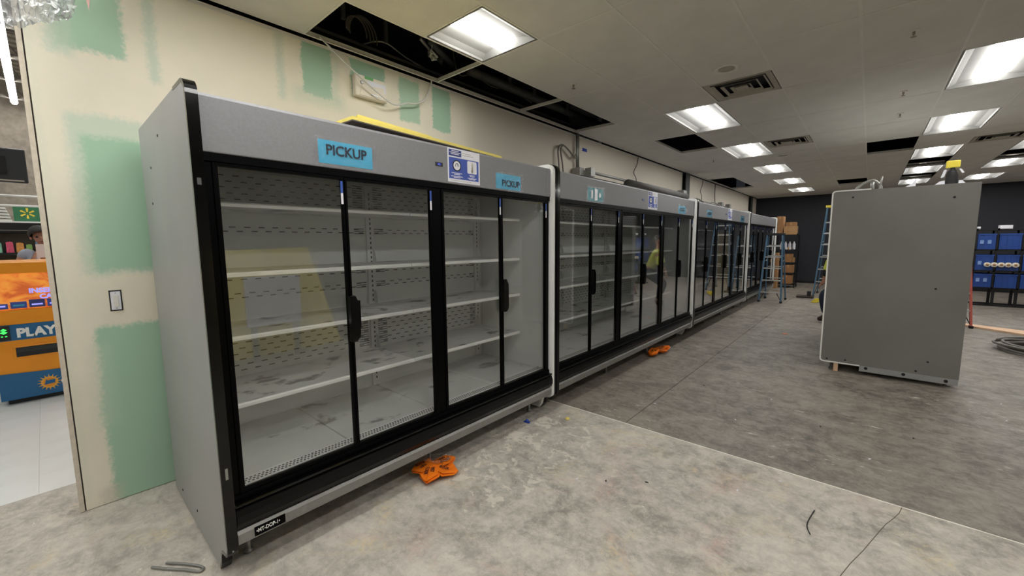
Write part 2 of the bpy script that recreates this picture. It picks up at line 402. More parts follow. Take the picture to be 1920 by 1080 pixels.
def wall_mat():
    m, nt, N, L, B = nodes_of('patched drywall')
    tc = N.new('ShaderNodeTexCoord'); sep = N.new('ShaderNodeSeparateXYZ'); L.new(tc.outputs['Object'], sep.inputs[0])
    n1 = nmath(nt, 'SUBTRACT', nnoise(nt, 5, 5, .6), .5); n2 = nmath(nt, 'SUBTRACT', nnoise(nt, 7, 5, .6, None, .3), .5)
    fine = nmath(nt, 'MULTIPLY', nmath(nt, 'SUBTRACT', nnoise(nt, 55, 4, .7), .5), .07)
    y = nmath(nt, 'ADD', nmath(nt, 'ADD', sep.outputs['Y'], nmath(nt, 'MULTIPLY', n1, .05)), fine)
    z = nmath(nt, 'ADD', nmath(nt, 'ADD', sep.outputs['Z'], nmath(nt, 'MULTIPLY', n2, .06)), fine)
    c = nmix(nt, nramp(nt, nnoise(nt, 1.4, 5), .3, .7), hexc(226, 220, 200), hexc(236, 229, 210))
    bare = nramp(nt, sep.outputs['Y'], 2.9, 3.2)
    c = nmix(nt, bare, c, hexc(214, 207, 193))
    def rect(y0, y1, z0, z1, s):
        a = nramp(nt, y, y0-s, y0+s); b = nramp(nt, y, y1+s, y1-s); d = nramp(nt, z, z0-s, z0+s); e = nramp(nt, z, z1+s, z1-s)
        return nmath(nt, 'MULTIPLY', nmath(nt, 'MULTIPLY', a, b), nmath(nt, 'MULTIPLY', d, e))
    G = hexc(162, 198, 172); G2 = hexc(190, 208, 188)
    for (a, b, d, e, s, col, amt) in ((.135, .62, 1.34, 2.21, .03, G2, .75), (.185, .62, 1.36, 2.1, .025, G, .95), (.15, .62, -.1, 1.04, .02, G, .95), (.115, .2, .45, .95, .04, G2, .4),
            (.14, .40, 2.54, 3.2, .02, G, .9), (.10, .2, 2.5, 2.75, .03, G2, .7), (.50, .55, 2.45, 3.2, .025, G2, .7), (1.38, 1.60, 2.62, 3.2, .012, G, .95), (1.3, 1.7, 2.55, 2.66, .05, G2, .45),
            (1.60, 1.66, 2.6, 3.2, .03, G2, .4), (1.76, 2.07, 2.70, 3.2, .012, G, .95), (2.21, 2.43, 2.60, 2.97, .014, G, .85), (2.58, 2.80, 2.59, 3.2, .01, G, .95), (1.205, 1.255, 2.54, 3.0, .025, G2, .6), (.03, .055, .05, 2.6, .02, G2, .2)):
        c = nmix(nt, nmath(nt, 'MULTIPLY', rect(a, b, d, e, s), amt), c, col)
    c = nmix(nt, nmath(nt, 'MULTIPLY', rect(.1, .18, -.05, .10, .03), .6), c, hexc(205, 200, 182))
    L.new(c, B.inputs['Base Color']); B.inputs['Roughness'].default_value = .85
    nbump(nt, B, nnoise(nt, 120, 5, .7), .12, .004)
    MATS['drywall'] = m; return m
wall_mat()
wl = MB().box(WX-.13, .03, 0.004, WX, FAR, CEIL-.014).build('wall_left', MATS['drywall'], None, origin=(0, 0, 0)); wl['kind'] = 'structure'
t1 = MB().box(WX-.132, .004, 0.004, WX+.002, .024, CEIL-.02).build('trim_1', pm('corner bead plaster', hexc(208, 198, 180), .85, 0, .08, 30, .3, 60)); t1['kind'] = 'structure'
t2 = MB().box(WX-.13, .0241, 0.004, WX-.006, .0299, CEIL-.02).build('trim_2', pm('dark gap filler', hexc(60, 54, 48), .9, 0, .1, 9)); t2['kind'] = 'structure'
wf = MB().box(WX-.4, FAR, -.12, RX+.2, FAR+.15, 4.5).build('wall_far', 'wall_dark'); wf['kind'] = 'structure'
bb = MB().prism([(FAR, .0), (FAR-.012, .0), (FAR-.012, .09), (FAR-.006, .1), (FAR, .1)], WX+.02, RX, 'x').build('baseboard_far', 'rack_black'); bb['kind'] = 'structure'
wr = MB().box(RX, BACK, -.12, RX+.15, FAR, 4.5).build('wall_right', 'wall_plain'); wr['kind'] = 'structure'
wb = MB().box(-16, BACK-.15, -.12, RX+.15, BACK, 5.6).build('wall_back', 'wall_plain'); wb['kind'] = 'structure'
wp = MB().box(WX-.75, .03, CEIL-.03, WX-.70, FAR, 4.4).build('wall_plenum', 'plenum'); wp['kind'] = 'structure'
w2 = MB().box(WX-.35, BACK, CEIL+.12, WX-.15, .03, 5.5).build('wall_bulkhead', 'wall_plain'); w2['kind'] = 'structure'
w3 = MB().box(-16.15, BACK, -.12, -16, 6, 5.6).build('wall_shop_end', 'deck_roof'); w3['kind'] = 'structure'
w4 = MB().box(-16, 6, -.12, WX-.13, 6.1, 5.6).build('wall_shop_side', 'shop_white'); w4['kind'] = 'structure'
ps = MB().box(WX-.70, .03, CEIL-.03, WX-.13, FAR, CEIL-.014).build('wall_light_block', 'plenum'); ps['kind'] = 'structure'  # closing board added to keep shop light out of the plenum
pe = MB().box(WX-.75, -.02, CEIL-.03, WX+.0, .025, 4.4).build('wall_plenum_end', 'plenum'); pe['kind'] = 'structure'
rd = struct('roof_plenum')
MB().box(WX-.75, BACK, 4.4, RX+.15, FAR, 4.5).build('roof_deck', 'plenum', rd)
rs = struct('roof_shop')
MB().box(-16, BACK, 5.5, WX-.15, 6.1, 5.6).build('roof_deck', 'deck_roof', rs)
mb = MB()
for k in range(40):
    x = -15.8+.3*k; mb.box(x, BACK, 5.44, x+.15, 6, 5.5)
mb.build('deck_rib', 'deck_roof', rs)
for k in range(7):
    x = -15.2+1.6*k; mb = MB()
    mb.box(x-.03, BACK, 5.36, x+.03, 6, 5.42).box(x-.03, BACK, 4.9, x+.03, 6, 4.95)
    for q in range(20): mb.beam((x, BACK+.6*q, 4.93), (x, BACK+.6*q+.3, 5.38), .02, .02).beam((x, BACK+.6*q+.3, 5.38), (x, BACK+.6*q+.6, 4.93), .02, .02)
    mb.build('roof_joist', pm('joist grey paint', hexc(120, 114, 106), .7, 0, .1, 5), rs)

# ---------------------------------------------------------------- ceiling: tiles and grid
ce = struct('ceiling', (0, 0, 0))
OPEN = {(0, 0), (0, 1), (0, 2), (1, 4), (5, 6), (6, 8), (6, 10), (8, 8), (0, 8), (0, 9), (4, 10)}
LIGHTS = [(2, 3), (2, 5), (2, 7), (2, 9), (2, 11), (6, 3), (6, 5), (6, 7), (6, 9), (6, 11), (8, 7), (8, 9), (8, 11), (6, 1), (6, -1), (2, -1), (4, -1), (0, -2), (2, -3), (4, -3), (6, -3), (10, 3), (10, 5), (10, 1), (10, 7), (10, 9), (10, 11)]  # includes unseen troffers behind the camera, added to brighten near wall and floor
HALF = {(1, 0): 0, (3, 2): 0, (3, 5): 1, (7, 6): 0}
T = .0035
full = MB().box(T, T, .0019, GX-T, GY-T, .02)
me_full = me_half = me_part = None
for j in range(-6, 14):
    for i in range(0, 13):
        if (i, j) in OPEN or (i, j) in LIGHTS: continue
        if j == 13:
            if me_part is None:
                o = MB().box(T, T, .0019, GX-T, FAR-gy(13)-T, .02).build('ceiling_tile', 'tilec', ce, origin=(0, 0, 0)); me_part = o.data
            else: o = bpy.data.objects.new('ceiling_tile', me_part); S.collection.objects.link(o); o.parent = ce
        elif (i, j) in HALF:
            if me_half is None:
                o = MB().box(T, T, .0019, GX-T, GY/2-T, .02).build('ceiling_tile', 'tilec', ce, origin=(0, 0, 0)); me_half = o.data
            else: o = bpy.data.objects.new('ceiling_tile', me_half); S.collection.objects.link(o); o.parent = ce
        else:
            if me_full is None:
                o = full.build('ceiling_tile', 'tilec', ce, origin=(0, 0, 0)); me_full = o.data
            else: o = bpy.data.objects.new('ceiling_tile', me_full); S.collection.objects.link(o); o.parent = ce
        o.location = (gx(i), gy(j)+(GY/2 if HALF.get((i, j)) == 1 else 0), CEIL)
def tee(w=.009):
    return [(-w, 0), (w, 0), (w, .0016), (.0016, .0016), (.0016, .034), (-.0016, .034), (-.0016, .0016), (-w, .0016)]
for i in range(0, 14):
    MB().prism([(gx(i)+u, CEIL+v) for u, v in tee()], BACK+.01, FAR, 'y').build('grid_runner', 'grid', ce)
crs = None
for j in range(-6, 14):
    for i in range(0, 13):
        if (i, j) == (0, 9): continue
        if crs is None:
            o = MB().prism([(u, v) for u, v in tee(.008)], .0092, GX-.0092, 'x').build('cross_tee', 'grid', ce, origin=(0, 0, 0)); crs = o.data
        else: o = bpy.data.objects.new('cross_tee', crs); S.collection.objects.link(o); o.parent = ce
        o.location = (gx(i), gy(j), CEIL)
for (i, j) in list(HALF):
    o = bpy.data.objects.new('cross_tee', crs); S.collection.objects.link(o); o.parent = ce; o.location = (gx(i), gy(j)+GY/2, CEIL)
MB().box(WX, .03, CEIL-.012, WX+.010, FAR, CEIL-.010).box(WX, .03, CEIL-.03, WX+.0012, FAR, CEIL-.012).build('wall_angle', 'grid', ce)

# ceiling lights
def make_light(name, L):
    t = thing(name, (0, 0, 0), '', '')
    w = GX-.028; x0, x1 = -w/2, w/2; y0, y1 = -L/2+.014, L/2-.014
    prof = [(x0, 0), (x0+.010, 0), (x0+.02, .012), (x0+.07, .034), (-.10, .056), (-.10, .066), (x0+.02, .07), (x0, .07)]
    MB().prism(prof, y0, y1, 'y').prism([(-u, v) for u, v in reversed(prof)], y0, y1, 'y').build('reflector', pm('grey perforated reflector', hexc(160, 160, 157), .7, 0, .04, 9), t)
    MB().box(x0, y0, .072, x1, y1, .09).box(x0, y0, .0, x0+.002, y1, .09).box(x1-.002, y0, 0, x1, y1, .09).build('housing', 'plate', t)
    for s, ya in ((1, y0), (-1, y1)):
        MB().prism([(ya, 0), (ya+s*.012, 0), (ya+s*.05, .06), (ya+s*.05, .068), (ya, .068)] if s > 0 else [(ya+s*.05, .068), (ya+s*.05, .06), (ya+s*.012, 0), (ya, 0), (ya, .068)], x0+.003, x1-.003, 'x').build('end_plate', pm('end plate enamel', hexc(128, 128, 125), .7, 0, .04, 9), t)
    ly0, ly1 = y0+.045, y1-.045
    pr = [(-.095, .06), (-.085, .032), (-.062, .014), (-.034, .004), (0, 0), (.034, .004), (.062, .014), (.085, .032), (.095, .06)]
    MB().prism(pr, ly0, ly1, 'y').build('lens', 'lens', t)
    return t
t24 = make_light('ceiling_light', GY); t22 = make_light('ceiling_light', GX)
ORD = ['first', 'second', 'third', 'fourth', 'fifth', 'sixth', 'seventh', 'eighth']
rowname = {0: 'added against the wall', 4: 'added over the aisle', 2: 'nearest the fridge wall', 6: 'above the lone grey case', 8: 'above the crate rack', 10: 'by the right wall'}
cnt = {}
first = True
for (i, j) in LIGHTS:
    o = t24 if first else copy_tree(t24); first = False
    o.location = (gx(i)+GX/2, gy(j)+GY/2, CEIL+.002)
    back = sorted([b for a, b in LIGHTS if a == i], reverse=True).index(j)
    o['label'] = 'lit troffer, %s from the navy wall in the row %s' % (ORD[back], rowname[i])
    o['category'] = 'ceiling light'; o['group'] = 'lit ceiling troffers'
t22.location = (gx(1)+GX/2, gy(.75), CEIL+.002)
t22['label'] = 'lit square two-by-two troffer beside the open ceiling bays'; t22['category'] = 'ceiling light'

def make_vent(loc, label):
    t = thing('ceiling_vent', loc, label, 'air vent', 'square ceiling air vents')
    x, y, z = loc
    h = GX/2-.016
    def ring(a, z0, b, z1, th=.003):
        mb = MB(); A = [(-a, -a), (a, -a), (a, a), (-a, a)]; Bq = [(-b, -b), (b, -b), (b, b), (-b, b)]
        vs = [(x+u, y+v, z0) for u, v in A]+[(x+u, y+v, z1) for u, v in Bq]+[(x+u, y+v, z0+th) for u, v in A]+[(x+u, y+v, z1+th) for u, v in Bq]
        fs = []
        for k in range(4):
            n = (k+1) % 4; fs += [(k, n, 4+n, 4+k), (8+k, 12+k, 12+n, 8+n), (k, 8+k, 8+n, n), (4+k, 4+n, 12+n, 12+k)]
        return mb.add(vs, fs)
    ring(h, z, h-.05, z+.004).build('flange', 'vent', t)
    for k in range(3):
        a = h-.055-.072*k; ring(a, z-.006, a-.022, z+.008).build('louver', 'vent', t)
    MB().box(x-.055, y-.055, z-.006, x+.055, y+.055, z).build('centre_plate', 'vent', t)
    MB().box(x-h+.02, y-h+.02, z+.07, x+h-.02, y+h-.02, z+.08).build('duct_back', 'plenum', t)
    return t
make_vent((gx(3)+GX/2, gy(2.75), CEIL), 'square air vent beside the round ceiling speaker')
make_vent((gx(3)+GX/2, gy(5.25), CEIL), 'square air vent level with the second opening from the fridge wall')
make_vent((gx(7)+GX/2, gy(6.75), CEIL), 'square air vent between the two rows of troffers past the lone grey case')
for loc, r, lb in (((-1.067, 4.148), .105, 'round white ceiling speaker ring set in the ceiling tile'), ((-1.30, 8.95), .13, 'round white ceiling speaker beside the second troffer row, past the far vent')):
    t = thing('ceiling_speaker', (loc[0], loc[1], CEIL-.006), lb, 'speaker')
    MB().lathe([(r, .012), (r, .003), (r-.006, 0), (r-.02, .001), (r-.024, .006), (r-.024, .012)], (loc[0], loc[1], CEIL-.006), 28).build('ring', 'plate', t, True)
    MB().lathe([(r-.024, .011), (r-.024, .008), (.01, .0075)], (loc[0], loc[1], CEIL-.006), 28).build('grille', 'vent', t, True)
for (x, y), lb in (((-2.267, 3.521), 'small sprinkler head in the tile right past the open ceiling bays'), ((.141, 4.343), 'dark sprinkler head near the first troffer above the lone grey case'), ((.174, 7.001), 'sprinkler head with a pale plate before the dark ceiling opening'), ((.158, 6.0), 'small sprinkler head on the joint between vent and troffer rows'), ((-2.333, 8.498), 'sprinkler head past the dark square opening near the fridge wall')):
    t = thing('sprinkler_head', (x, y, CEIL-.045), lb, 'sprinkler')
    MB().lathe([(.032, .05), (.034, .045), (.03, .04), (.012, .038)], (x, y, CEIL-.045), 16).build('escutcheon', 'plate', t, True)
    MB().lathe([(.009, .04), (.009, .02), (.004, .016), (.004, .006)], (x, y, CEIL-.045), 10).build('body', 'sprk', t, True)
    MB().lathe([(.004, .006), (.018, .005), (.018, .0025), (.003, 0)], (x, y, CEIL-.045), 12).build('deflector', 'sprk', t, True)

# plenum contents seen through the open bays
tag(MB().prism([(-3.56, 3.225), (-3.42, 3.19), (-3.40, 3.205), (-3.54, 3.25)], .3, 9, 'y').build('steel_channel', 'plenum_steel'), 'grey sloping steel channel behind the wall top inside the open bays', 'steel channel')
tag(MB().tube([(-3.30, 3.10, 3.30), (-3.30, 6.6, 3.30)], .05, 14).build('round_duct', 'plenum_steel', None, True), 'dusty round pipe running above the second and third open bays', 'pipe')
tag(MB().tube([(-3.10, 2.46, 3.30), (-3.36, 2.93, 3.32)], .03, 10).build('conduit', 'plenum_steel', None, True), 'fat slanting grey conduit inside the first open bay', 'conduit')
tag(MB().tube([(-3.14, 2.38, 3.31), (-3.44, 2.86, 3.33)], .016, 10).build('conduit', 'steel', None, True), 'thin steel conduit beside the fat slanting one', 'conduit')
for k, (x, y, lb) in enumerate(((-3.25, 1.72, 'beside the cable loops in the first bay'), (-3.33, 2.15, 'between cable loops and tape knot'), (-3.27, 2.72, 'past the tape knot in the first bay'), (-3.17, 3.62, 'in the middle of the second bay'), (-3.17, 4.07, 'near the end of the second bay'), (-3.20, 4.83, 'in the third bay'))):
    tag(MB().box(x-.014, y-.014, 3.26, x+.014, y+.014, 4.4).build('hanger_strut', 'plenum_steel'), 'thin steel hanger strut rising %s' % lb, 'strut', 'hanger struts in the open bays')
for k in range(4):
    r = .10+.012*k; c = (-3.36-.012*k, 1.90+.028*k)
    tag(MB().tube([(c[0]-.03*math.cos(a*.5), c[1]+r*math.cos(a), 3.275+1.2*r*math.sin(a)) for a in [math.pi*q/16*1.1-.15 for q in range(17)]], .006, 6).build('cable_loop', 'cable_grey', None, True), 'loop of grey cable hanging inside the first open ceiling bay', 'cable', 'cable loops in the open bay')
tag(MB().tube(bez([(-3.60, 2.08, 3.30), (-3.53, 2.16, 3.33), (-3.48, 2.26, 3.33), (-3.55, 2.50, 3.31), (-3.58, 2.75, 3.29)]), .006, 6).build('cable', 'cable_white', None, True), 'thin pale cable curving over the first open bay', 'cable')
tag(MB().tube(bez([(-3.44, 3.0, 4.39), (-3.45, 3.02, 3.6), (-3.44, 3.10, 3.30), (-3.42, 3.3, 3.34), (-3.43, 3.6, 3.30), (-3.42, 3.95, 3.34), (-3.40, 4.3, 3.28)]), .007, 6).build('cable', 'cable_grey', None, True), 'grey cable sagging in the second open ceiling bay', 'cable')
mb = MB()
for k in range(7):
    a = k*.9; mb.tube([(-3.10, 2.47, 3.15+.006*k), (-3.10+.032*math.cos(a), 2.47+.036*math.sin(a), 3.14+.012*k), (-3.10, 2.47+.01*k, 3.19)], .013, 6)
mb.tube([(-3.10, 2.47, 3.2), (-3.02, 2.47, 4.39)], .003, 5)
tag(mb.build('tape_knot', 'plate', None, True), 'crumpled white tape knot hanging in the first open bay', 'tape')

# ---------------------------------------------------------------- display fridges
BK = -3.115
FX = -2.005
def end_profile(off=0.0):
    p = [(BK, .02), (-2.152, .02), (-2.128, .055), (-2.118, .10), (-2.095, .125), (-2.05, .135)]
    p += arc(-2.05, .18, .045, -90, 0, 4)[1:]
    p += arc(-2.065, 2.08, .06, 0, 90, 5)
    p += [(BK, 2.14)]
    return p
def trim_strip(y0, y1, grow=.004, back_top=-2.2):
    outer = [(-2.152, .012), (-2.128+grow, .055), (-2.118+grow, .10), (-2.095, .125-grow), (-2.05, .135-grow)] + arc(-2.05, .18, .045+grow, -90, 0, 4)[1:] + arc(-2.065, 2.08, .06+grow, 0, 90, 6) + [(back_top, 2.14+grow)]
    inner = [(-2.165, .012), (-2.140, .06), (-2.13, .105), (-2.1, .135), (-2.055, .145)] + arc(-2.055, .18, .038, -90, 0, 4)[1:] + arc(-2.07, 2.075, .053, 0, 90, 6) + [(back_top, 2.13)]
    n = len(outer); mb = MB()
    vs = [(x, y0, z) for x, z in outer]+[(x, y0, z) for x, z in inner]+[(x, y1, z) for x, z in outer]+[(x, y1, z) for x, z in inner]
    fs = []
    for k in range(n-1):
        fs += [(k, k+1, 2*n+k+1, 2*n+k), (n+k, 3*n+k, 3*n+k+1, n+k+1), (k, n+k, n+k+1, k+1), (2*n+k, 2*n+k+1, 3*n+k+1, 3*n+k)]
    fs += [(0, 2*n, 3*n, n), (n-1, 2*n-1, 4*n-1, 3*n-1)]
    return mb.add(vs, fs)

SHZ = (1.70, 1.36, 1.043, .70)
def fridge(y0, y1, pairs, label, seed, first=False, detail=2):
    rnd = random.Random(seed)
    f = thing('display_fridge', ((BK+FX)/2, (y0+y1)/2, 0), label, 'refrigerator', 'tall glass-door display fridges in a row')
    yl, yr = y0+.044, y1-.05       # clear span between the end panels
    MB().prism(end_profile(), y0, y0+.016, 'y').build('end_panel', 'case_grey', f)
    e = MB().prism(end_profile(), y1-.044, y1-.014, 'y').build('end_panel', 'white_panel', f)
    trim_strip(y0-.001, y0+.04).build('edge_trim', 'black_trim', f, False)
    trim_strip(y1-.014, y1+.001).build('edge_trim', 'black_trim', f, False)
    # shell
    MB().box(BK, yl, .2, -2.86, yr, 2.08).build('back_wall', 'back_liner', f)
    MB().box(BK, yl, 2.082, -2.06, yr, 2.10).build('top_panel', 'header_grey', f)
    MB().box(-2.86, yl, 1.93, -2.09, yr, 1.945).build('inner_ceiling', 'back_liner', f)
    MB().box(-2.858, y0+.018, .2, -2.09, yl, 1.93).build('side_liner', 'white_panel', f)
    MB().box(-2.858, yr, .2, -2.09, y1-.046, 1.93).build('side_liner', 'white_panel', f)
    MB().prism([(-2.086, 1.872), (-2.032, 1.872), (-2.03, 1.876), (-2.03, 2.088), (-2.036, 2.10), (-2.058, 2.104), (-2.086, 2.08)], yl-.002, yr+.01, 'y').build('header', 'header_grey', f)
    MB().box(-2.0295, yr-.05, 1.876, -2.0275, yr-.046, 2.088).build('header_seam', 'silver', f)
    # base
    MB().box(BK, yl, .13, -2.12, yr, .355).build('base', 'case_grey', f)
    nd = pairs*2
    dw = (yr-yl)/nd
    for k in range(nd):
        MB().box(-2.855, yl+dw*k+.003, .357, -2.175, yl+dw*(k+1)-.003, .395).build('deck_pan', 'deck', f, bevel=.004)
    MB().box(-2.172, yl, .357, -2.105, yr, .395).build('air_grille', 'white_panel', f)
    mb = MB()
    n = int((yr-yl)/.018)
    for k in range(n):
        for r in range(3):
            y = yl+.008+.018*k+(.009 if r % 2 else 0); x = -2.158+.018*r
            if y+.012 < yr: mb.box(x, y, .394, x+.010, y+.010, .3962)
    mb.build('grille_holes', 'slot', f, kind='stuff')
    bump = [(-2.10, .235), (-2.035, .238), (-2.012, .25), (-2.0, .275), (-2.0, .31), (-2.01, .335), (-2.03, .348), (-2.03, .36), (-2.10, .362)]
    MB().prism(bump, yl, yr+.006, 'y').build('bumper', 'black_bumper', f)
    MB().prism([(-2.03, .352), (-2.006, .352), (-2.004, .358), (-2.006, .364), (-2.03, .364)], yl, yr, 'y').build('bumper_bead', 'silver' if False else 'black_trim', f)
    MB().prism([(-2.10, .172), (-2.018, .172), (-2.012, .178), (-2.012, .222), (-2.022, .236), (-2.10, .236)], yl, yr+.004, 'y').build('kick_rail', 'silver', f)
    nleg = pairs+1
    for k in range(nleg):
        y = yl+.08+(yr-yl-.16)*k/(nleg-1)
        for x in (-2.2, -2.95):
            MB().lathe([(.02, .0), (.022, .012), (.012, .016), (.012, .12), (.024, .122), (.024, .131)], (x, y, 0), 10).build('leg', 'steel', f, True)
    # door surround
    MB().box(-2.088, yl, 1.838, -2.034, yr, 1.871).build('top_rail', 'black_frame', f)
    MB().box(-2.10, yl, .365, -2.034, yr, .392).build('bottom_rail', 'black_frame', f)
    pw = (yr-yl)/pairs
    for k in range(pairs+1):
        y = yl+pw*k; a = .004 if k == 0 else .036; b = .004 if k == pairs else .036
        w0 = y if k == 0 else y-.034; w1 = y if k == pairs else y+.034
        if k == 0: w1 = y+.03
        if k == pairs: w0 = y-.03
        MB().box(-2.084, w0, .393, -2.044, w1, 1.837).build('mullion', 'black_frame', f, bevel=.003)
    for k in range(pairs):
        a = yl+pw*k+(.031 if k == 0 else .036); b = yl+pw*(k+1)-(.031 if k == pairs-1 else .036); mid = (a+b)/2
        for side, (d0, d1) in enumerate(((a, mid-.002), (mid+.002, b))):
            fr = MB()
            so, si = (.018, .011)
            l, r = (so, si) if side == 0 else (si, so)
            fr.box(-2.064, d0, .394, -2.040, d0+l, 1.836).box(-2.064, d1-r, .394, -2.040, d1, 1.836)
            fr.box(-2.064, d0+l, .394, -2.040, d1-r, .408).box(-2.064, d0+l, 1.822, -2.040, d1-r, 1.836)
            d = fr.build('door', 'black_frame', f)
            MB().box(-2.055, d0+l, .408, -2.049, d1-r, 1.822).build('pane', 'glass', d)
            ly = d1-r-.001 if side == 0 else d1-.016
            if side == 0 or True:
                yy = d1-.012 if side == 0 else d1-.010
                lab = MB().box(-2.0399, yy-.007, 1.70, -2.039, yy+.005, 1.755).build('door_label', 'paper', d)
                MB().box(-2.0399, yy-.007, 1.756, -2.039, yy+.005, 1.815).build('door_label', 'label_blue', d)
            if side == 0:
                h = MB().prism([(mid-.016, .985), (mid+.012, .985), (mid+.03, 1.005), (mid+.034, 1.03), (mid+.034, 1.19), (mid+.024, 1.205), (mid+.012, 1.23), (mid-.016, 1.23)], -2.0395, -2.004, 'x').build('handle', 'black_trim', d, bevel=.004)
                MB().box(-2.041, mid+.034, 1.05, -2.02, mid+.046, 1.20).build('grip', 'black_frame', d, bevel=.003)
    # shelves, uprights, brackets
    ns = max(2, round((yr-yl)/1.18)); sw = (yr-yl-.08)/ns; ys = yl+.04
    for k in range(ns):
        for z in SHZ:
            a, b = ys+sw*k+.003, ys+sw*(k+1)-.003
            sh = MB().box(-2.84, a, z-.012, -2.336, b, z).build('shelf', 'shelf', f)
            MB().prism([(-2.336, z-.017), (-2.328, z-.019), (-2.326, z-.004), (-2.332, z+.003), (-2.340, z+.003), (-2.338, z-.003)], a, b, 'y').build('shelf_lip', 'lip', sh)
    for k in range(ns+1):
        y = ys+sw*k; y = min(max(y, ys+.03), ys+sw*ns-.03)
        MB().box(-2.859, y-.03, .40, -2.842, y+.03, 1.928).build('upright', 'white_panel', f)
        mb = MB()
        for q in range(40):
            z = .45+.036*q
            if z > 1.9: break
            mb.box(-2.842, y-.005, z, -2.8412, y+.005, z+.018)
        mb.build('upright_slots', 'slot', f, kind='stuff')
        for z in SHZ:
            yb = y+.012 if k < ns else y-.022
            MB().prism([(-2.84, z+.002), (-2.79, z+.002)]+[(-2.84+.05*math.cos(math.radians(t)), z+.002+.10*math.sin(math.radians(t))) for t in (20, 40, 60, 80)]+[(-2.84, z+.102)], yb, yb+.003, 'y').build('bracket', 'back_liner', f)
    mb = MB()
    rows = [1.90-.034*q for q in range(5)] + [1.60, 1.575, 1.31, 1.285, 1.20, 1.175]+[1.0-.034*q for q in range(9)]+[.62, .585]
    for ri, z in enumerate(rows):
        for k in range(ns):
            a, b = ys+sw*k+.045, ys+sw*(k+1)-.045
            y = a+(.04 if ri % 2 else 0)
            # fine louvre columns next to the uprights
            while y+.034 < b:
                mb.box(-2.86, y, z, -2.8588, y+.034, z+.006); y += .078
    for k in range(ns):
        for side in (0, 1):
            a = ys+sw*k+.04 if side == 0 else ys+sw*(k+1)-.12
            for z0, z1 in ((1.76, 1.92), (.72, 1.02), (1.57, 1.61), (1.28, 1.32), (1.17, 1.21)):
                z = z0
                while z < z1:
                    mb.box(-2.86, a, z, -2.8588, a+.08, z+.005); z += .017
    mb.build('vent_slots', 'slot', f, kind='stuff')
    return f, yl, yr
F1, yl1, yr1 = fridge(.408, 2.862, 2, 'grey-sided glass-door fridge standing next to the green patched drywall end', 1)
F2, yl2, yr2 = fridge(2.876, 6.585, 3, 'three-bay glass-door fridge with a fat dark pipe lying on top', 2)
F3, yl3, yr3 = fridge(6.60, 10.25, 3, 'three-bay glass-door fridge with cream boards stored inside', 3)
F4, yl4, yr4 = fridge(10.264, 13.72, 3, 'glass-door fridge without header signs, behind the blue stepladder', 4)
# small fittings on the first fridge
for (x, z) in ((-2.60, 2.02), (-2.85, 1.90), (-2.9, 1.72), (-2.55, .12), (-2.9, .09)):
    MB().lathe([(.007, 0), (.007, .0015), (.003, .003)], (x, .408, z), 10, (0, -1, 0)).build('screw', 'slot', F1)
MB().box(-2.004, .420, 1.735, -2.0005, .434, 1.762).build('hinge_plate', 'plenum_steel', F1)
MB().box(-2.004, .424, .50, -2.0005, .434, .55).build('hinge_plate', 'steel', F1)
MB().box(-2.004, .424, .165, -2.001, .430, .171).build('screw', 'steel', F1)
tg = MB().box(-2.0115, .515, .182, -2.0105, .645, .226).build('asset_tag', 'black_frame', F1, label='black tag with white lettering')
text_mesh('lettering', '\u2022MT-DOP-1\u2022', .026, 'white_text', tg, (-2.0103, .522, .196), (0, 1, 0), (0, 0, 1), .0003, 'LEFT', .0006, .72)
MB().box(-2.0115, .66, .188, -2.0108, .72, .222).build('sticker', 'silver', F1)
MB().box(-2.0115, .722, .192, -2.0108, .744, .216).build('sticker', 'steel', F1)
for f, y in ((F1, 1.648), (F2, 4.66), (F3, 8.35)):
    d = MB().box(-2.03, y-.028, 1.968, -2.027, y+.028, 1.992).build('display', 'black_trim', f, bevel=.002)
    MB().box(-2.027, y-.015, 1.973, -2.0265, y+.015, 1.988).build('screen', 'lcd', d)
    text_mesh('digits', '4C', .011, 'lcd_digit', d, (-2.0262, y-.008, 1.9765), (0, 1, 0), (0, 0, 1), .0002)

# ---------------------------------------------------------------- signs on the headers
HX = -2.0298
def pickup(y, z, w, h, label, mat='pickup_blue', glare=False, bold=.0018, size=.056, tx=0, tz=0, bump=True, letters=True):
    t = thing('pickup_sign', (HX, y, z-h/2), label, 'sign', 'blue pickup signs taped to the fridge headers')
    n = 12; mb = MB(); vs = []; fs = []
    rr = random.Random(int(y*100))
    for a in range(n+1):
        for b in range(5):
            dx = .0006+ (rr.random()*.0016 if 0 < a < n and 0 < b < 4 else 0)
            vs.append((HX+dx, y-w/2+w*a/n, z-h/2+h*b/4))
    for a in range(n):
        for b in range(4): fs.append((a*5+b, (a+1)*5+b, (a+1)*5+b+1, a*5+b+1))
    vs2 = [(HX+.0001, v[1], v[2]) for v in vs]; m = len(vs)
    edge = []
    mb.add(vs+vs2, fs+[tuple(m+i for i in reversed(f)) for f in fs])
    mb.build('paper', mat, t, True)
    if letters:
        text_mesh('lettering', 'PICKUP', size, 'ink', t, (HX+.0040, y+tx, z-size*.35+tz), (0, 1, 0), (0, 0, 1), .0003, 'CENTER', bold, .95)
    # clear tape around it
    tp = MB(); vs = []; fs = []
    W2, H2 = w/2+.022, h/2+.014
    for a in range(25):
        for b in range(9):
            vs.append((HX+.0052+rr.random()*.002, y-W2+2*W2*a/24, z-H2+2*H2*b/8))
    for a in range(24):
        for b in range(8): fs.append((a*9+b, (a+1)*9+b, (a+1)*9+b+1, a*9+b+1))
    tp.add(vs, fs).build('tape', 'tape', t)
    return t
pickup(1.055, 1.947, .285, .112, 'large pickup sign under crinkled tape above the first door of the first fridge', size=.068, tx=0, tz=.012)
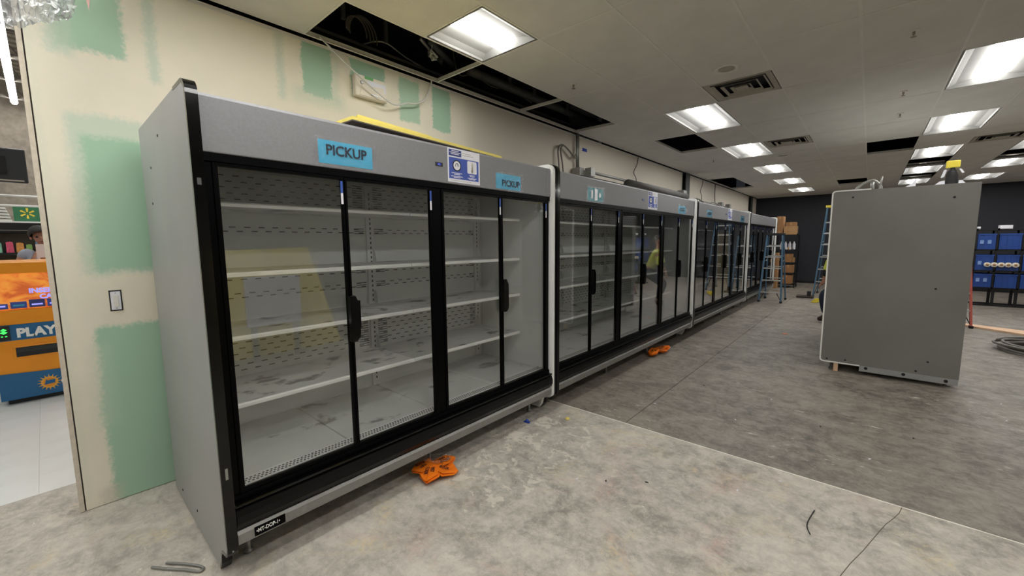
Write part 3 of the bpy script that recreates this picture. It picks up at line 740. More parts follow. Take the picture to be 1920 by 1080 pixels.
pickup(2.295, 1.938, .272, .108, 'pickup sign right of the blue temperature notice on the fridge by the drywall end', size=.062, tx=.02, tz=-.01)
t = pickup(3.56, 1.948, .30, .128, 'glare-covered teal pickup sign on the fridge with the pipe on top', 'pickup_teal', size=.05, letters=False)
for k, (dy, w, h) in enumerate(((-.075, .03, .08), (0.0, .055, .118), (.075, .03, .05))):  # white strips put on the sign in place of glare off its tape
    MB().prism([(3.56+dy-w/2, 1.948-h/2), (3.56+dy+w/2, 1.948-h/2+.01), (3.56+dy+w/2, 1.948+h/2-.01), (3.56+dy-w/2, 1.948+h/2)], HX+.0066, HX+.0072, 'x').build('glare_strip', pm('white painted glare', hexc(232, 236, 240), .25, 0, .04, 20), t)
pickup(5.99, 1.935, .30, .108, 'pickup sign near the far end of the fridge with the pipe on top', size=.06)
pickup(7.30, 1.945, .29, .11, 'pickup sign left of the notice on the fridge holding cream boards', size=.06)
pickup(9.62, 1.935, .29, .11, 'pickup sign right of the notice on the fridge holding cream boards', size=.06)
def notice(y, label):
    z0, z1 = 1.885, 2.095; w = .28; x = HX
    t = thing('notice_sheet', (x, y, z0), label, 'notice', 'temperature notices on the fridge headers')
    L = y-w/2
    MB().box(x, L, z0, x+.0008, L+w, z1).build('paper', 'paper', t)
    a, b = x+.0008, x+.0014
    MB().box(a, L+.010, z1-.048, b, L+.115, z1-.008).build('heading_panel', 'notice_dark', t)
    MB().box(a, L+.010, z0+.022, b, L+w-.012, z1-.056).build('main_panel', 'notice_blue', t)
    g = MB().lathe([(.036, 0), (.036, .0006)], (b, L+.075, z0+.105), 28, (1, 0, 0)).build('gauge_rim', 'ink', t)
    g2 = MB().lathe([(.028, .0004), (.028, .0012)], (b, L+.075, z0+.105), 28, (1, 0, 0)).build('gauge_face', 'paper', t)
    MB().tube([(b+.0014, L+.075+.014*math.cos(q), z0+.105+.014*math.sin(q)) for q in [math.radians(d) for d in range(-30, 215, 20)]], .002, 5).build('gauge_arc', 'ink', t)
    MB().beam((b+.0014, L+.075, z0+.098), (b+.0014, L+.079, z0+.116), .003, .001).build('gauge_needle', 'ink', t)
    MB().prism([(L+.172, z0+.068), (L+.244, z0+.068), (L+.25, z0+.074), (L+.25, z0+.142), (L+.244, z0+.148), (L+.172, z0+.148), (L+.166, z0+.142), (L+.166, z0+.074)], b, b+.0006, 'x').build('icon_panel', 'paper', t)
    MB().tube([(b+.0012, L+.208, z0+.086), (b+.0012, L+.208, z0+.138)], .006, 8).lathe([(.0005, 0), (.010, .0002), (.010, .0008)], (b+.0008, L+.208, z0+.084), 14, (1, 0, 0)).build('thermometer', 'vent', t, True)
    mb = MB()
    for (c, zz, ww) in ((L+.062, z1-.018, .06), (L+.062, z1-.028, .09), (L+.062, z1-.037, .07), (L+.075, z0+.056, .09), (L+.075, z0+.048, .05), (L+.075, z0+.036, .10), (L+.075, z0+.029, .055), (L+.208, z0+.056, .05), (L+.208, z0+.048, .04), (L+.208, z0+.036, .08), (L+.208, z0+.029, .055)):
        mb.box(b, c-ww/2, zz, b+.0003, c+ww/2, zz+.004)
    mb.build('text_lines', 'paper', t)
    MB().box(a, L+.125, z1-.022, a+.0004, L+.20, z1-.019).box(a, L+.125, z1-.034, a+.0004, L+.22, z1-.031).box(a, L+.02, z0+.01, a+.0004, L+.2, z0+.012).build('text_lines', 'vent', t)
    return t
notice(1.857, 'white and blue temperature notice between two pickup signs on the fridge by the drywall end')
notice(4.95, 'white and blue notice on the header below the fat dark pipe')
notice(8.62, 'white and blue notice on the fridge holding cream boards')

# ---------------------------------------------------------------- things on top of the fridges
t = thing('foam_board', (-2.45, 1.7, 2.10), 'long yellow foam board lying over the top front edge of the first fridge', 'foam board')
B1 = [(-2.13, 1.15, 2.155), (-2.62, 1.02, 2.105), (-2.75, 2.25, 2.103), (-2.13, 2.33, 2.120)]
def slab4(c, th):
    vs = [(x, y, z) for x, y, z in c]+[(x, y, z+th) for x, y, z in c]
    return MB().add(vs, [(0, 1, 2, 3), (7, 6, 5, 4), (0, 4, 5, 1), (1, 5, 6, 2), (2, 6, 7, 3), (3, 7, 4, 0)])
slab4(B1, .006).build('facing', 'foam_under', t)
slab4([(x, y, z+.0065) for x, y, z in B1], .017).build('core', 'yellow_foam', t)
o = slab4([(-2.16, 1.20, 2.186), (-2.55, 1.25, 2.142), (-2.45, 1.72, 2.15), (-2.20, 1.73, 2.174)], .017).build('foam_offcut', 'yellow_foam')
tag(o, 'short yellow foam offcut lying on the long foam board', 'foam board')
mb = MB()
for k in range(3): mb.tube(bez([(-2.3, .72+.12*k, 2.103), (-2.25, .77+.12*k, 2.15-.012*k), (-2.2, .8+.12*k, 2.13), (-2.2, .86+.12*k, 2.112)]), .004, 5)
tag(mb.build('wire_bundle', 'cable_grey', None, True), 'bent grey wire ends lying on top of the first fridge', 'wire')
t = thing('junction_box', (-3.10, 5.10, 2.28), 'square steel junction box at the foot of the wall conduit', 'junction box')
MB().box(-3.228, 5.0, 2.40, -3.10, 5.12, 2.53).build('body', 'steel', t, bevel=.004)
MB().box(-3.10, 5.13, 2.41, -3.0, 5.25, 2.53).box(-3.11, 5.12, 2.43, -3.09, 5.14, 2.5).build('outlet_box', 'steel', t, bevel=.004)
tag(MB().tube([(-3.195, 5.07, 2.535), (-3.195, 5.07, 3.01)], .017, 10).tube([(-3.195, 5.11, 2.54), (-3.195, 5.11, 3.01)], .012, 10).build('wall_conduit', 'steel', None, True), 'twin vertical conduits dropping from the ceiling to the junction box', 'conduit')
tag(MB().tube([(-3.03, 5.25, 2.47), (-3.03, 8.86, 2.47)], .02, 10).build('horizontal_conduit', 'steel', None, True), 'thin straight conduit running behind the fat pipe between two boxes', 'conduit')
t = thing('junction_box', (-3.1, 8.95, 2.40), 'small steel junction box beside the dark green column', 'junction box')
MB().box(-3.12, 8.86, 2.40, -2.98, 9.04, 2.55).build('body', 'steel', t, bevel=.004)
MB().box(-3.228, 8.93, 2.45, -3.12, 8.97, 2.49).build('bracket', 'steel', t)
tag(MB().tube([(-2.17, 4.55, 2.162), (-2.17, 6.52, 2.162)], .056, 16).build('insulated_pipe', 'pipe_black', None, True), 'fat dark insulated pipe lying on top of the second fridge', 'pipe')
tag(MB().box(-2.12, 3.4, 2.105, -2.09, 6.0, 2.125).build('metal_strip', 'slot'), 'thin dark metal strip lying along the second fridge top', 'strip')
tag(MB().tube([(-3.05, 9.95, 2.42), (-3.05, 12.6, 2.42)], .018, 8).build('horizontal_conduit', 'steel', None, True), 'thin conduit past the dark green column above the third fridge', 'conduit')
for y, lb in ((11.9, 'steel switch box under a vertical drop above the third fridge'), (12.68, 'steel switch box at the end of the conduit above the third fridge')):
    t = thing('switch_box', (-3.05, y, 2.36), lb, 'junction box')
    MB().box(-3.10, y-.08, 2.36, -2.99, y+.08, 2.50).build('body', 'steel', t, bevel=.004)
    MB().box(-3.228, y-.02, 2.40, -3.10, y+.02, 2.44).build('bracket', 'steel', t)
tag(MB().tube(bez([(-3.2, 11.95, 2.51), (-3.2, 11.9, 2.75), (-3.2, 11.92, 3.0)]), .012, 8).build('wall_conduit', 'cable_grey', None, True), 'single conduit dropping above the third fridge', 'conduit')
for y, lb in ((7.0, 'kinked cable hanging on the cream wall above the second fridge'), (10.75, 'kinked cable hanging on the cream wall past the dark green column')):
    tag(MB().tube(bez([(-3.2, y+.10, 3.0), (-3.2, y+.05, 2.85), (-3.2, y-.07, 2.70), (-3.2, y+.03, 2.6), (-3.2, y+.06, 2.42)]), .009, 6).build('hanging_cable', 'cable_grey', None, True), lb, 'cable')
tag(MB().tube(bez([(-3.19, 4.66, 2.16), (-3.19, 4.62, 2.5), (-3.19, 4.60, 2.72), (-3.19, 4.69, 2.79), (-3.19, 4.82, 2.76), (-3.19, 4.98, 2.68), (-3.19, 5.04, 2.72)]), .010, 7).tube(bez([(-3.17, 4.72, 2.16), (-3.17, 4.68, 2.5), (-3.17, 4.63, 2.71), (-3.17, 4.70, 2.775), (-3.17, 4.84, 2.73), (-3.17, 4.98, 2.66), (-3.17, 5.04, 2.69)]), .010, 7).build('flexible_conduit', 'cable_grey', None, True), 'looped flexible conduit next to the vertical wall conduits', 'conduit')
for y0, lb in ((6.9, 'low tangle of wires on the third fridge top near the column'), (7.9, 'loose pale wires trailing along the third fridge top')):
    tag(MB().tube(bez([(-2.3, y0, 2.115), (-2.2, y0+.2, 2.19), (-2.15, y0+.5, 2.14), (-2.25, y0+.9, 2.17), (-2.15, y0+1.2, 2.112)]), .009, 6).build('loose_wire', 'cable_grey', None, True), lb, 'wire')
tag(MB().box(WX, 5.30, 2.815, WX+.001, 5.43, 2.86).build('tape_strip', 'bluetape'), 'strip of blue masking tape on the wall by the conduits', 'tape')
for y, lb in ((9.66, 'dark green steel column standing in the cream wall behind the third fridge'), (16.3, 'dark steel column in the cream wall near the navy wall')):
    t = thing('steel_column', (WX+.03, y, 0), lb, 'column')
    MB().box(WX+.001, y-.13, 0, WX+.012, y+.13, CEIL-.015).build('flange', 'column', t)
    MB().box(WX+.012, y-.01, 0, WX+.07, y+.01, CEIL-.015).build('web', 'column', t)
    MB().box(WX+.07, y-.13, 0, WX+.082, y+.13, CEIL-.015).build('flange', 'column', t)
# box on wall
t = thing('wall_enclosure', (WX+.03, 1.91, 2.69), 'beige wall-mounted enclosure with green sticker and round lock', 'enclosure')
MB().box(WX+.001, 1.765, 2.69, WX+.055, 2.055, 2.86).build('body', 'box_beige', t, bevel=.008)
MB().prism([(1.80, 2.70), (2.03, 2.70), (2.02, 2.80), (1.82, 2.78)], WX+.055, WX+.060, 'x').build('raised_cover', 'box_beige', t)
MB().lathe([(.014, 0), (.014, .006), (.009, .008)], (WX+.055, 1.822, 2.80), 16, (1, 0, 0)).build('lock', 'steel', t)
MB().box(WX+.055, 1.85, 2.835, WX+.0566, 1.925, 2.858).build('sticker', 'green_lbl', t)
MB().box(WX+.055, 1.87, 2.76, WX+.0562, 2.04, 2.83).build('sticker', 'paper', t)
MB().box(WX+.060, 1.90, 2.715, WX+.0615, 1.96, 2.73).box(WX+.060, 1.972, 2.715, WX+.0615, 1.995, 2.73).build('sticker', 'steel', t)
tag(MB().tube(bez([(-3.18, 1.49, 3.03), (-3.15, 1.60, 2.93), (-3.14, 1.72, 2.85), (-3.14, 1.92, 2.74), (-3.15, 2.06, 2.685), (-3.17, 2.16, 2.70), (-3.18, 2.24, 2.735), (-3.18, 2.34, 2.755), (-3.18, 2.44, 2.82), (-3.2, 2.52, 2.95), (-3.2, 2.54, 3.02)]), .007, 7).build('slack_cable', 'cable_white', None, True), 'slack white cable drooping across the beige wall enclosure', 'cable')
# outlet
t = thing('wall_outlet', (WX, .248, 1.12), 'bare outlet box cut into the patched drywall beside the first fridge', 'outlet')
MB().box(WX+.0005, .222, 1.125, WX+.002, .276, 1.245).build('cutout', 'slot', t)
MB().box(WX+.002, .228, 1.132, WX+.006, .270, 1.237).build('plate', 'paper', t, bevel=.002)
MB().box(WX+.006, .238, 1.15, WX+.009, .260, 1.215).build('rocker', 'plate', t, bevel=.002)
for z in (1.14, 1.229): MB().lathe([(.003, 0), (.003, .001)], (WX+.006, .249, z), 8, (1, 0, 0)).build('screw', 'steel', t)

# crinkled plastic at the top of the wall end
def crumple(name, corners, nu, nv, amp, mat, label, cat, seed):
    r = random.Random(seed); P = [Vector(c) for c in corners]; vs = []; fs = []
    n = (P[1]-P[0]).cross(P[3]-P[0]).normalized()
    for a in range(nu+1):
        for b in range(nv+1):
            u, v = a/nu, b/nv
            p = (P[0]*(1-u)+P[1]*u)*(1-v)+(P[3]*(1-u)+P[2]*u)*v
            vs.append(p+n*(r.random()-.5)*amp+Vector((0, r.uniform(-.01, .01), r.uniform(-.012, .012))))
    k = nv+1
    for a in range(nu):
        for b in range(nv): fs.append((a*k+b, (a+1)*k+b, (a+1)*k+b+1, a*k+b+1))
    o = MB().add(vs, fs).build(name, mat)
    sm = o.modifiers.new('solid', 'SOLIDIFY'); sm.thickness = .0008
    return tag(o, label, cat)
crumple('plastic_sheet', [(-3.06, -.10, 2.45), (-3.08, .20, 2.63), (-3.08, .26, 2.98), (-3.06, -.20, 2.98)], 40, 28, .035, 'plastic', 'crinkled clear plastic sheet hanging at the top of the drywall end', 'plastic sheet', 5)
tag(MB().prism([(.225, 2.995), (.30, 2.995), (.262, 2.69)], -3.075, -3.071, 'x').build('cloth_scrap', pm('dull pink film', hexc(190, 150, 140), .6, 0, .1, 9)), 'dull pink pointed scrap beside the hanging plastic sheet', 'scrap')

# ---------------------------------------------------------------- lone grey case
cx0, cx1, cyf, cyb = -.345, .757, 5.85, 8.30
t = thing('grey_case', ((cx0+cx1)/2, (cyf+cyb)/2, 0), 'lone grey refrigerated case standing away from the fridge row, plain end panel', 'refrigerator')
r = .03
prof = [(cx1, .105), (cx1, 2.03)]+arc(cx0+r, 2.03-r, r, 90, 180, 5)+arc(cx0+r, .105+r, r, 180, 270, 5)
prof = list(reversed(prof))
MB().prism(prof, cyf, cyf+.02, 'y').build('end_panel', pm('worn grey panel', hexc(128, 127, 122), .55, .1, .07, 1.6, .02, 90), t)
pt = arc(cx0+r, 2.03-r, r+.008, 90, 180, 5); pb = arc(cx0+r, .105+r, r+.008, 180, 270, 5); it = arc(cx0+r, 2.03-r, r-.006, 90, 180, 5); ib = arc(cx0+r, .105+r, r-.006, 180, 270, 5)
out = [(cx0+.32, 2.038)]+pt+pb+[(cx0+.35, .097)]; inn = [(cx0+.32, 2.024)]+it+ib+[(cx0+.35, .111)]
n = len(out); mb = MB(); vs = []
for yy in (cyf-.004, cyf+.035):
    vs += [(x, yy, z) for x, z in out]+[(x, yy, z) for x, z in inn]
fs2 = []
for k in range(n-1): fs2 += [(k, k+1, n+k+1, n+k), (k, 2*n+k, 2*n+k+1, k+1), (n+k, n+k+1, 3*n+k+1, 3*n+k), (2*n+k, 3*n+k, 3*n+k+1, 2*n+k+1)]
mb.add(vs, fs2).build('edge_trim', 'lip', t)
MB().box(cx0+.06, cyf+.022, .12, cx1-.005, cyb-.02, 1.98).build('body', 'back_liner', t)
MB().prism(prof, cyb-.02, cyb, 'y').build('end_panel', 'case_grey', t)
MB().box(cx0+.02, cyf+.04, .13, cx0+.058, cyb-.022, .36).build('bumper', 'black_bumper', t)
MB().box(cx0+.02, cyf+.04, 1.80, cx0+.058, cyb-.022, 2.0).build('header', 'header_grey', t)
for k in range(4):
    a = cyf+.05+.585*k; MB().box(cx0+.03, a, .37, cx0+.058, a+.56, 1.79).build('door', 'black_frame', t)
MB().box(.005, cyf-.004, .045, cx1-.004, cyf+.03, .104).build('base_rail', 'case_grey', t)
for (x, z) in ((.06, .085), (.36, .08), (.67, .075)): MB().lathe([(.016, 0), (.016, .002)], (x, cyf-.004, z), 12, (0, -1, 0)).build('bolt_hole', 'rubber', t)
for (x, z) in ((-.17, 1.955), (.59, 1.90), (-.285, .135), (-.12, .145), (.45, .135), (.53, .245), (.53, 1.0)): MB().lathe([(.010, 0), (.010, .002), (.004, .003)], (x, cyf, z), 10, (0, -1, 0)).build('screw', 'slot', t)
for (x, y) in ((-.24, cyf+.12), (.69, cyf+.12), (-.24, cyb-.2), (.69, cyb-.2)):
    MB().lathe([(.03, 0), (.03, .012), (.014, .016), (.014, .118)], (x, y, 0), 12).build('leg', 'steel', t, True)
for (x, y) in ((-.20, cyf+.05),):
    o = MB().box(x-.02, y-.04, .0, x+.02, y+.04, .119).build('wood_block', 'wood', None); tag(o, 'small timber block wedged under the %s edge of the lone grey case' % ('rounded white' if x < 0 else 'square'), 'wood block')
# bits on top of it
tag(MB().tube(bez([(-.16, 6.1, 2.06), (-.10, 6.1, 2.12), (-.02, 6.12, 2.15), (.04, 6.12, 2.10), (.06, 6.12, 2.035)]), .013, 8).tube([(-.02, 6.1, 2.04), (-.02, 6.1, 2.13)], .02, 10).tube([(.04, 6.0, 2.04), (.055, 6.0, 2.17)], .009, 8).build('copper_pipe_stub', 'steel', None, True), 'bent steel pipe stubs on top of the lone grey case', 'pipe')
tag(MB().prism([(.2, 2.032), (.33, 2.032), (.34, 2.16), (.3, 2.10)], 6.3, 6.32, 'y').build('plastic_scrap', 'paper'), 'pale pointed scrap sticking up on the lone grey case', 'scrap')
tag(MB().prism([(.36, 2.032), (.62, 2.032), (.60, 2.06), (.5, 2.085), (.40, 2.075)], 6.5, 6.9, 'y').build('grey_bag', 'plenum_steel', None, False, .01), 'low grey bundle lying on the lone grey case', 'bundle')
t = thing('spray_bottle', (.585, 6.15, 2.032), 'spray bottle with a yellow head and white wrap on the lone grey case', 'bottle')
MB().lathe([(.042, 0), (.045, .01), (.045, .11), (.03, .15), (.018, .17), (.018, .20)], (.585, 6.15, 2.032), 16).build('body', 'rubber', t, True)
MB().box(.535, 6.125, 2.215, .635, 6.175, 2.285).build('spray_head', 'yellow_cap', t, bevel=.006)
MB().prism([(.53, 2.13), (.545, 2.20), (.525, 2.20), (.505, 2.12)], 6.14, 6.16, 'y').prism([(.63, 2.20), (.645, 2.20), (.67, 2.16), (.655, 2.155)], 6.14, 6.16, 'y').build('trigger', 'paper', t)
tag(MB().prism([(.44, 2.032), (.54, 2.032), (.535, 2.09), (.50, 2.085)], 6.12, 6.18, 'y').build('cloth_rag', 'paper'), 'crumpled white rag beside the spray bottle', 'rag')
tag(MB().prism([(.63, 2.032), (.70, 2.032), (.66, 2.08), (.635, 2.085)], 6.12, 6.18, 'y').build('cloth_rag', 'paper'), 'small white rag on the other side of the spray bottle', 'rag')

# ---------------------------------------------------------------- ladders
def ladder(loc, H, wb, wt, depth, rail_mat, cap_mat, label, nsteps, step_zs=None, foot_mat='rubber'):
    x0, y0 = loc
    t = thing('step_ladder', (x0, y0+depth/2, 0), label, 'ladder')
    topy = y0+.22*depth+.1
    def front(s, z): k = z/H; return Vector((x0+s*(wb/2+(wt-wb)/2*k), y0+(topy-.07-y0)*k, z))
    def rear(s, z): k = z/H; return Vector((x0+s*(wb/2*.96+(wt-wb*.96)/2*k), y0+depth+(topy+.07-y0-depth)*k, z))
    for s in (-1, 1):
        MB().beam(front(s, .03), front(s, H-.02), .07, .028, (1, 0, 0)).build('front_rail', rail_mat, t)
        MB().beam(rear(s, .03), rear(s, H-.02), .045, .024, (1, 0, 0)).build('rear_rail', rail_mat, t)
        for P in (front, rear):
            p = P(s, .0); MB().box(p.x-.025, p.y-.045, 0, p.x+.025, p.y+.045, .045).build('foot', foot_mat, t, bevel=.005)
    zs = step_zs or [H*(k+1)/(nsteps+1) for k in range(nsteps)]
    for z in zs:
        a, b = front(-1, z), front(1, z)
        MB().box(a.x+.012, a.y-.04, z-.012, b.x-.012, a.y+.045, z+.012).build('step', 'alu', t)
        a, b = rear(-1, z+.02), rear(1, z+.02)
        MB().beam(a, b, .03, .022).build('rear_brace', 'alu', t)
    z = zs[0]
    for s in (-1, 1):
        a = front(s, z-.01); b = front(s, .05)
        MB().beam((a.x-s*.09, a.y, z-.015), (b.x-s*.012, b.y, .07), .012, .03, (0, 1, 0)).build('corner_brace', 'rubber', t)
    for s in (-1, 1):
        a = front(s, H*.62); b = rear(s, H*.62); m = (a+b)/2-Vector((0, 0, .03))
        MB().beam(a, m, .006, .02, (1, 0, 0)).beam(m, b, .006, .02, (1, 0, 0)).build('spreader', 'alu', t)
    MB().box(x0-wt/2-.035, topy-.11, H-.03, x0+wt/2+.035, topy+.11, H+.025).build('top_cap', cap_mat, t, bevel=.008)
    return t
ladder((-1.735, 11.46), 1.64, .46, .31, .78, 'ladder_blue', 'rubber', 'blue fibreglass stepladder with a black top cap beside the fridge row', 5, [.235, .53, .82, 1.09, 1.35])
ladder((-.72, 13.3), 2.36, .64, .34, 1.05, 'ladder_blue', 'yellow_cap', 'tall blue stepladder with a yellow top cap behind the lone grey case', 6, [.40, .73, 1.05, 1.37, 1.66, 1.94], 'rubber')
ladder((1.10, 10.12), 1.75, .55, .33, .9, 'ladder_red', 'rubber', 'red fibreglass stepladder on the pale timber strip behind the lone grey case', 5)
o = MB().prism([(-.98, 0), (-.86, 0), (-.78, .06), (-.80, .11), (-.90, .10)], 12.02, 12.10, 'y').build('yellow_wedge', 'yellow_cap', None, False, .008)
tag(o, 'yellow plastic wedge on the floor by the tall ladder foot', 'wedge')
t = thing('tool_tray', (-1.18, 13.0, 0), 'flat dark tool tray on the floor by the tall ladder', 'tool tray')
MB().box(-1.36, 12.86, 0, -1.0, 13.14, .05).build('tray', 'boot', t, bevel=.01)
MB().box(-1.14, 12.96, .05, -1.06, 13.04, .17).build('holder', 'rubber', t)

# ---------------------------------------------------------------- people
def skin_obj(name, joints, edges, mat, parent, sub=2):
    names = list(joints); idx = {k: i for i, k in enumerate(names)}; org = wloc(parent) if parent else Vector((0, 0, 0))
    me = bpy.data.meshes.new(name)
    me.from_pydata([Vector(joints[k][0])-org for k in names], [(idx[a], idx[b]) for a, b in edges], [])
    o = bpy.data.objects.new(name, me); S.collection.objects.link(o)
    md = o.modifiers.new('skin', 'SKIN'); md.use_smooth_shade = True
    sv = me.skin_vertices[0].data
    for k in names:
        r = joints[k][1]; sv[idx[k]].radius = (r, r) if not isinstance(r, tuple) else r; sv[idx[k]].use_root = False
    sv[0].use_root = True
    sb = o.modifiers.new('sub', 'SUBSURF'); sb.levels = sub; sb.render_levels = sub
    bpy.context.view_layer.update()
    me2 = bpy.data.meshes.new_from_object(o.evaluated_get(bpy.context.evaluated_depsgraph_get()))
    bpy.data.objects.remove(o)
    me2.materials.clear(); me2.materials.append(M[mat]); me2.polygons.foreach_set('use_smooth', [True]*len(me2.polygons)); me2.name = name
    o = bpy.data.objects.new(name, me2); S.collection.objects.link(o); o.parent = parent
    return o
def hand_joints(J, E, pre, wrist, dirv, side, palm_n, curl=.5):
    d = Vector(dirv).normalized(); s = Vector(side).normalized(); n = Vector(palm_n).normalized(); w = Vector(wrist)
    J[pre+'palm'] = (w+d*.05, (.03, .018)); E.append((pre+'wrist', pre+'palm'))
    for k, (off, ln) in enumerate(((-.027, .062), (-.009, .075), (.009, .07), (.027, .055))):
        a = w+d*.085+s*off; dd = (d+n*curl*.5).normalized(); d2 = (d+n*curl*1.4).normalized()
        J[pre+'f%da' % k] = (a, .0095); J[pre+'f%db' % k] = (a+dd*ln*.5, .0088); J[pre+'f%dc' % k] = (a+dd*ln*.5+d2*ln*.5, .0075)
        E += [(pre+'palm', pre+'f%da' % k), (pre+'f%da' % k, pre+'f%db' % k), (pre+'f%db' % k, pre+'f%dc' % k)]
    a = w+d*.035-s*.035; td = (d*.7-s*.7+n*.3).normalized()
    J[pre+'ta'] = (a, .011); J[pre+'tb'] = (a+td*.03, .010); J[pre+'tc'] = (a+td*.03+(d*.9-s*.2+n*.4).normalized()*.028, .0085)
    E += [(pre+'palm', pre+'ta'), (pre+'ta', pre+'tb'), (pre+'tb', pre+'tc')]
def person(loc, label, pose, mats, fwd, left):
    """pose: dict of joint positions (world)"""
    t = thing('person', loc, label, 'person')
    P = {k: Vector(v) for k, v in pose.items()}
    f = Vector(fwd); l = Vector(left)
    J = {}; E = []
    J['pelvis'] = (P['pelvis'], (.13, .10)); J['waist'] = (P['pelvis'].lerp(P['chest'], .45), (.115, .09)); J['chest'] = (P['chest'], (.14, .105)); J['neck0'] = (P['neck'], .055)
    J['neck1'] = (P['neck'].lerp(P['head'], .45), .052)
    J['skull'] = (P['head'], (.072, .085)); J['crown'] = (P['head']+(P['head']-P['neck']).normalized()*.075, (.058, .07))
    E += [('pelvis', 'waist'), ('waist', 'chest'), ('chest', 'neck0'), ('neck0', 'neck1'), ('neck1', 'skull'), ('skull', 'crown')]
    J['jaw'] = (P['head']+f*.045-(P['head']-P['neck']).normalized()*.06, .04); E.append(('skull', 'jaw'))
    for s in ('l', 'r'):
        J[s+'sh'] = (P[s+'sh'], .062); J[s+'el'] = (P[s+'el'], .042); J[s+'wrist'] = (P[s+'wr'], .028)
        E += [('chest', s+'sh'), (s+'sh', s+'el'), (s+'el', s+'wrist')]
        d = P[s+'wr']-P[s+'el']
        hand_joints(J, E, s, P[s+'wr'], P[s+'hd']-P[s+'wr'], l if s == 'l' else -l, -f if abs(d.normalized().z) > .7 else Vector((0, 0, -1)))
        J[s+'hip'] = (P[s+'hip'], .085); J[s+'kn'] = (P[s+'kn'], .058); J[s+'an'] = (P[s+'an'], .042); J[s+'toe'] = (P[s+'toe'], .032)
        E += [('pelvis', s+'hip'), (s+'hip', s+'kn'), (s+'kn', s+'an'), (s+'an', s+'toe')]
    body = skin_obj('body', J, E, 'skin', t)
    # face details
    h = P['head']; upv = (P['head']-P['neck']).normalized(); fw = (f-upv*f.dot(upv)).normalized(); lv = upv.cross(fw)
    for s in (-1, 1):
        MB().lathe([(.001, -.011), (.009, -.006), (.011, 0), (.009, .006), (.001, .011)], h+fw*.078+lv*s*.03+upv*.005, 10, fw).build('eye', 'ink', t, True)
        MB().lathe([(.004, -.012), (.02, -.005), (.024, .004), (.01, .01)], h+lv*s*.08-upv*.005, 10, lv*s).build('ear', 'skin', t, True)
    MB().tube([h+fw*.078+upv*.008, h+fw*.10-upv*.028, h+fw*.085-upv*.034], [.008, .014, .008], 8).build('nose', 'skin', t, True)
    MB().tube([h+fw*.082+lv*.022-upv*.056, h+fw*.09-upv*.054, h+fw*.082-lv*.022-upv*.056], .006, 6).build('mouth', pm('lips', hexc(140, 80, 74), .5, 0, .05, 9), t, True)
    vs = []; fs_ = []; n1, n2 = 16, 8
    for a in range(n2+1):
        th = math.pi*.62*a/n2
        for b in range(n1):
            ph = 2*math.pi*b/n1; front = max(0, math.cos(ph)); lim = th*(1-.38*front)
            vs.append(h+upv*.028+(upv*math.cos(lim)*.105+(fw*math.cos(ph)*.100+lv*math.sin(ph)*.092)*math.sin(lim)))
    for a in range(n2):
        for b in range(n1): fs_.append((a*n1+b, (a+1)*n1+b, (a+1)*n1+(b+1) % n1, a*n1+(b+1) % n1))
    MB().add(vs, fs_).build('hair', 'hair', t, True)
    # clothes
    Js = {'pelvis': (P['pelvis']+(P['chest']-P['pelvis'])*.02, (.142, .115)), 'waist': (J['waist'][0], (.13, .105)), 'chest': (P['chest'], (.155, .12)), 'neck': (P['neck']-upv*.03, .07)}
    Es = [('pelvis', 'waist'), ('waist', 'chest'), ('chest', 'neck')]
    for s in ('l', 'r'):
        Js[s+'sh'] = (P[s+'sh'], .078); Js[s+'el'] = (P[s+'sh'].lerp(P[s+'el'], .35), .064); Es += [('chest', s+'sh'), (s+'sh', s+'el')]
    skin_obj('shirt', Js, Es, mats['shirt'], t)
    for s in ('l', 'r'):
        k0, k1 = P[s+'sh'].lerp(P[s+'el'], .3), P[s+'sh'].lerp(P[s+'el'], 1.0)
        k2 = P[s+'el'].lerp(P[s+'wr'], mats.get('sleeve_to', .3))
        skin_obj('sleeve', {'a': (k0, .063), 'b': (k1, .054), 'c': (k2, .046)}, [('a', 'b'), ('b', 'c')], mats['sleeve'], t)
        if 'cuff' in mats: skin_obj('cuff', {'a': (P[s+'el'].lerp(P[s+'wr'], -.02), .056), 'b': (P[s+'el'].lerp(P[s+'wr'], .6), .046)}, [('a', 'b')], mats['cuff'], t)
    Jt = {'pelvis': (P['pelvis'], (.145, .118))}; Et = []
    for s in ('l', 'r'):
        Jt[s+'hip'] = (P[s+'hip'], .10); Jt[s+'kn'] = (P[s+'kn'], .073); Jt[s+'an'] = (P[s+'an'].lerp(P[s+'kn'], .12), .06)
        Et += [('pelvis', s+'hip'), (s+'hip', s+'kn'), (s+'kn', s+'an')]
    skin_obj('trousers', Jt, Et, 'denim', t)
    for s in ('l', 'r'):
        an = P[s+'an']; to = P[s+'toe']; hd = (an-to); hd.z = 0; hd.normalize()
        skin_obj('boot', {'c': (an+Vector((0, 0, .06)), .056), 'a': (an-Vector((0, 0, .03)), .054), 'h': (an+hd*.03-Vector((0, 0, .045)), .045), 'm': (an.lerp(to, .6)+Vector((0, 0, .005)), .047), 't': (to+Vector((0, 0, .008)), .040)}, [('c', 'a'), ('a', 'h'), ('a', 'm'), ('m', 't')], 'boot', t)
    return t
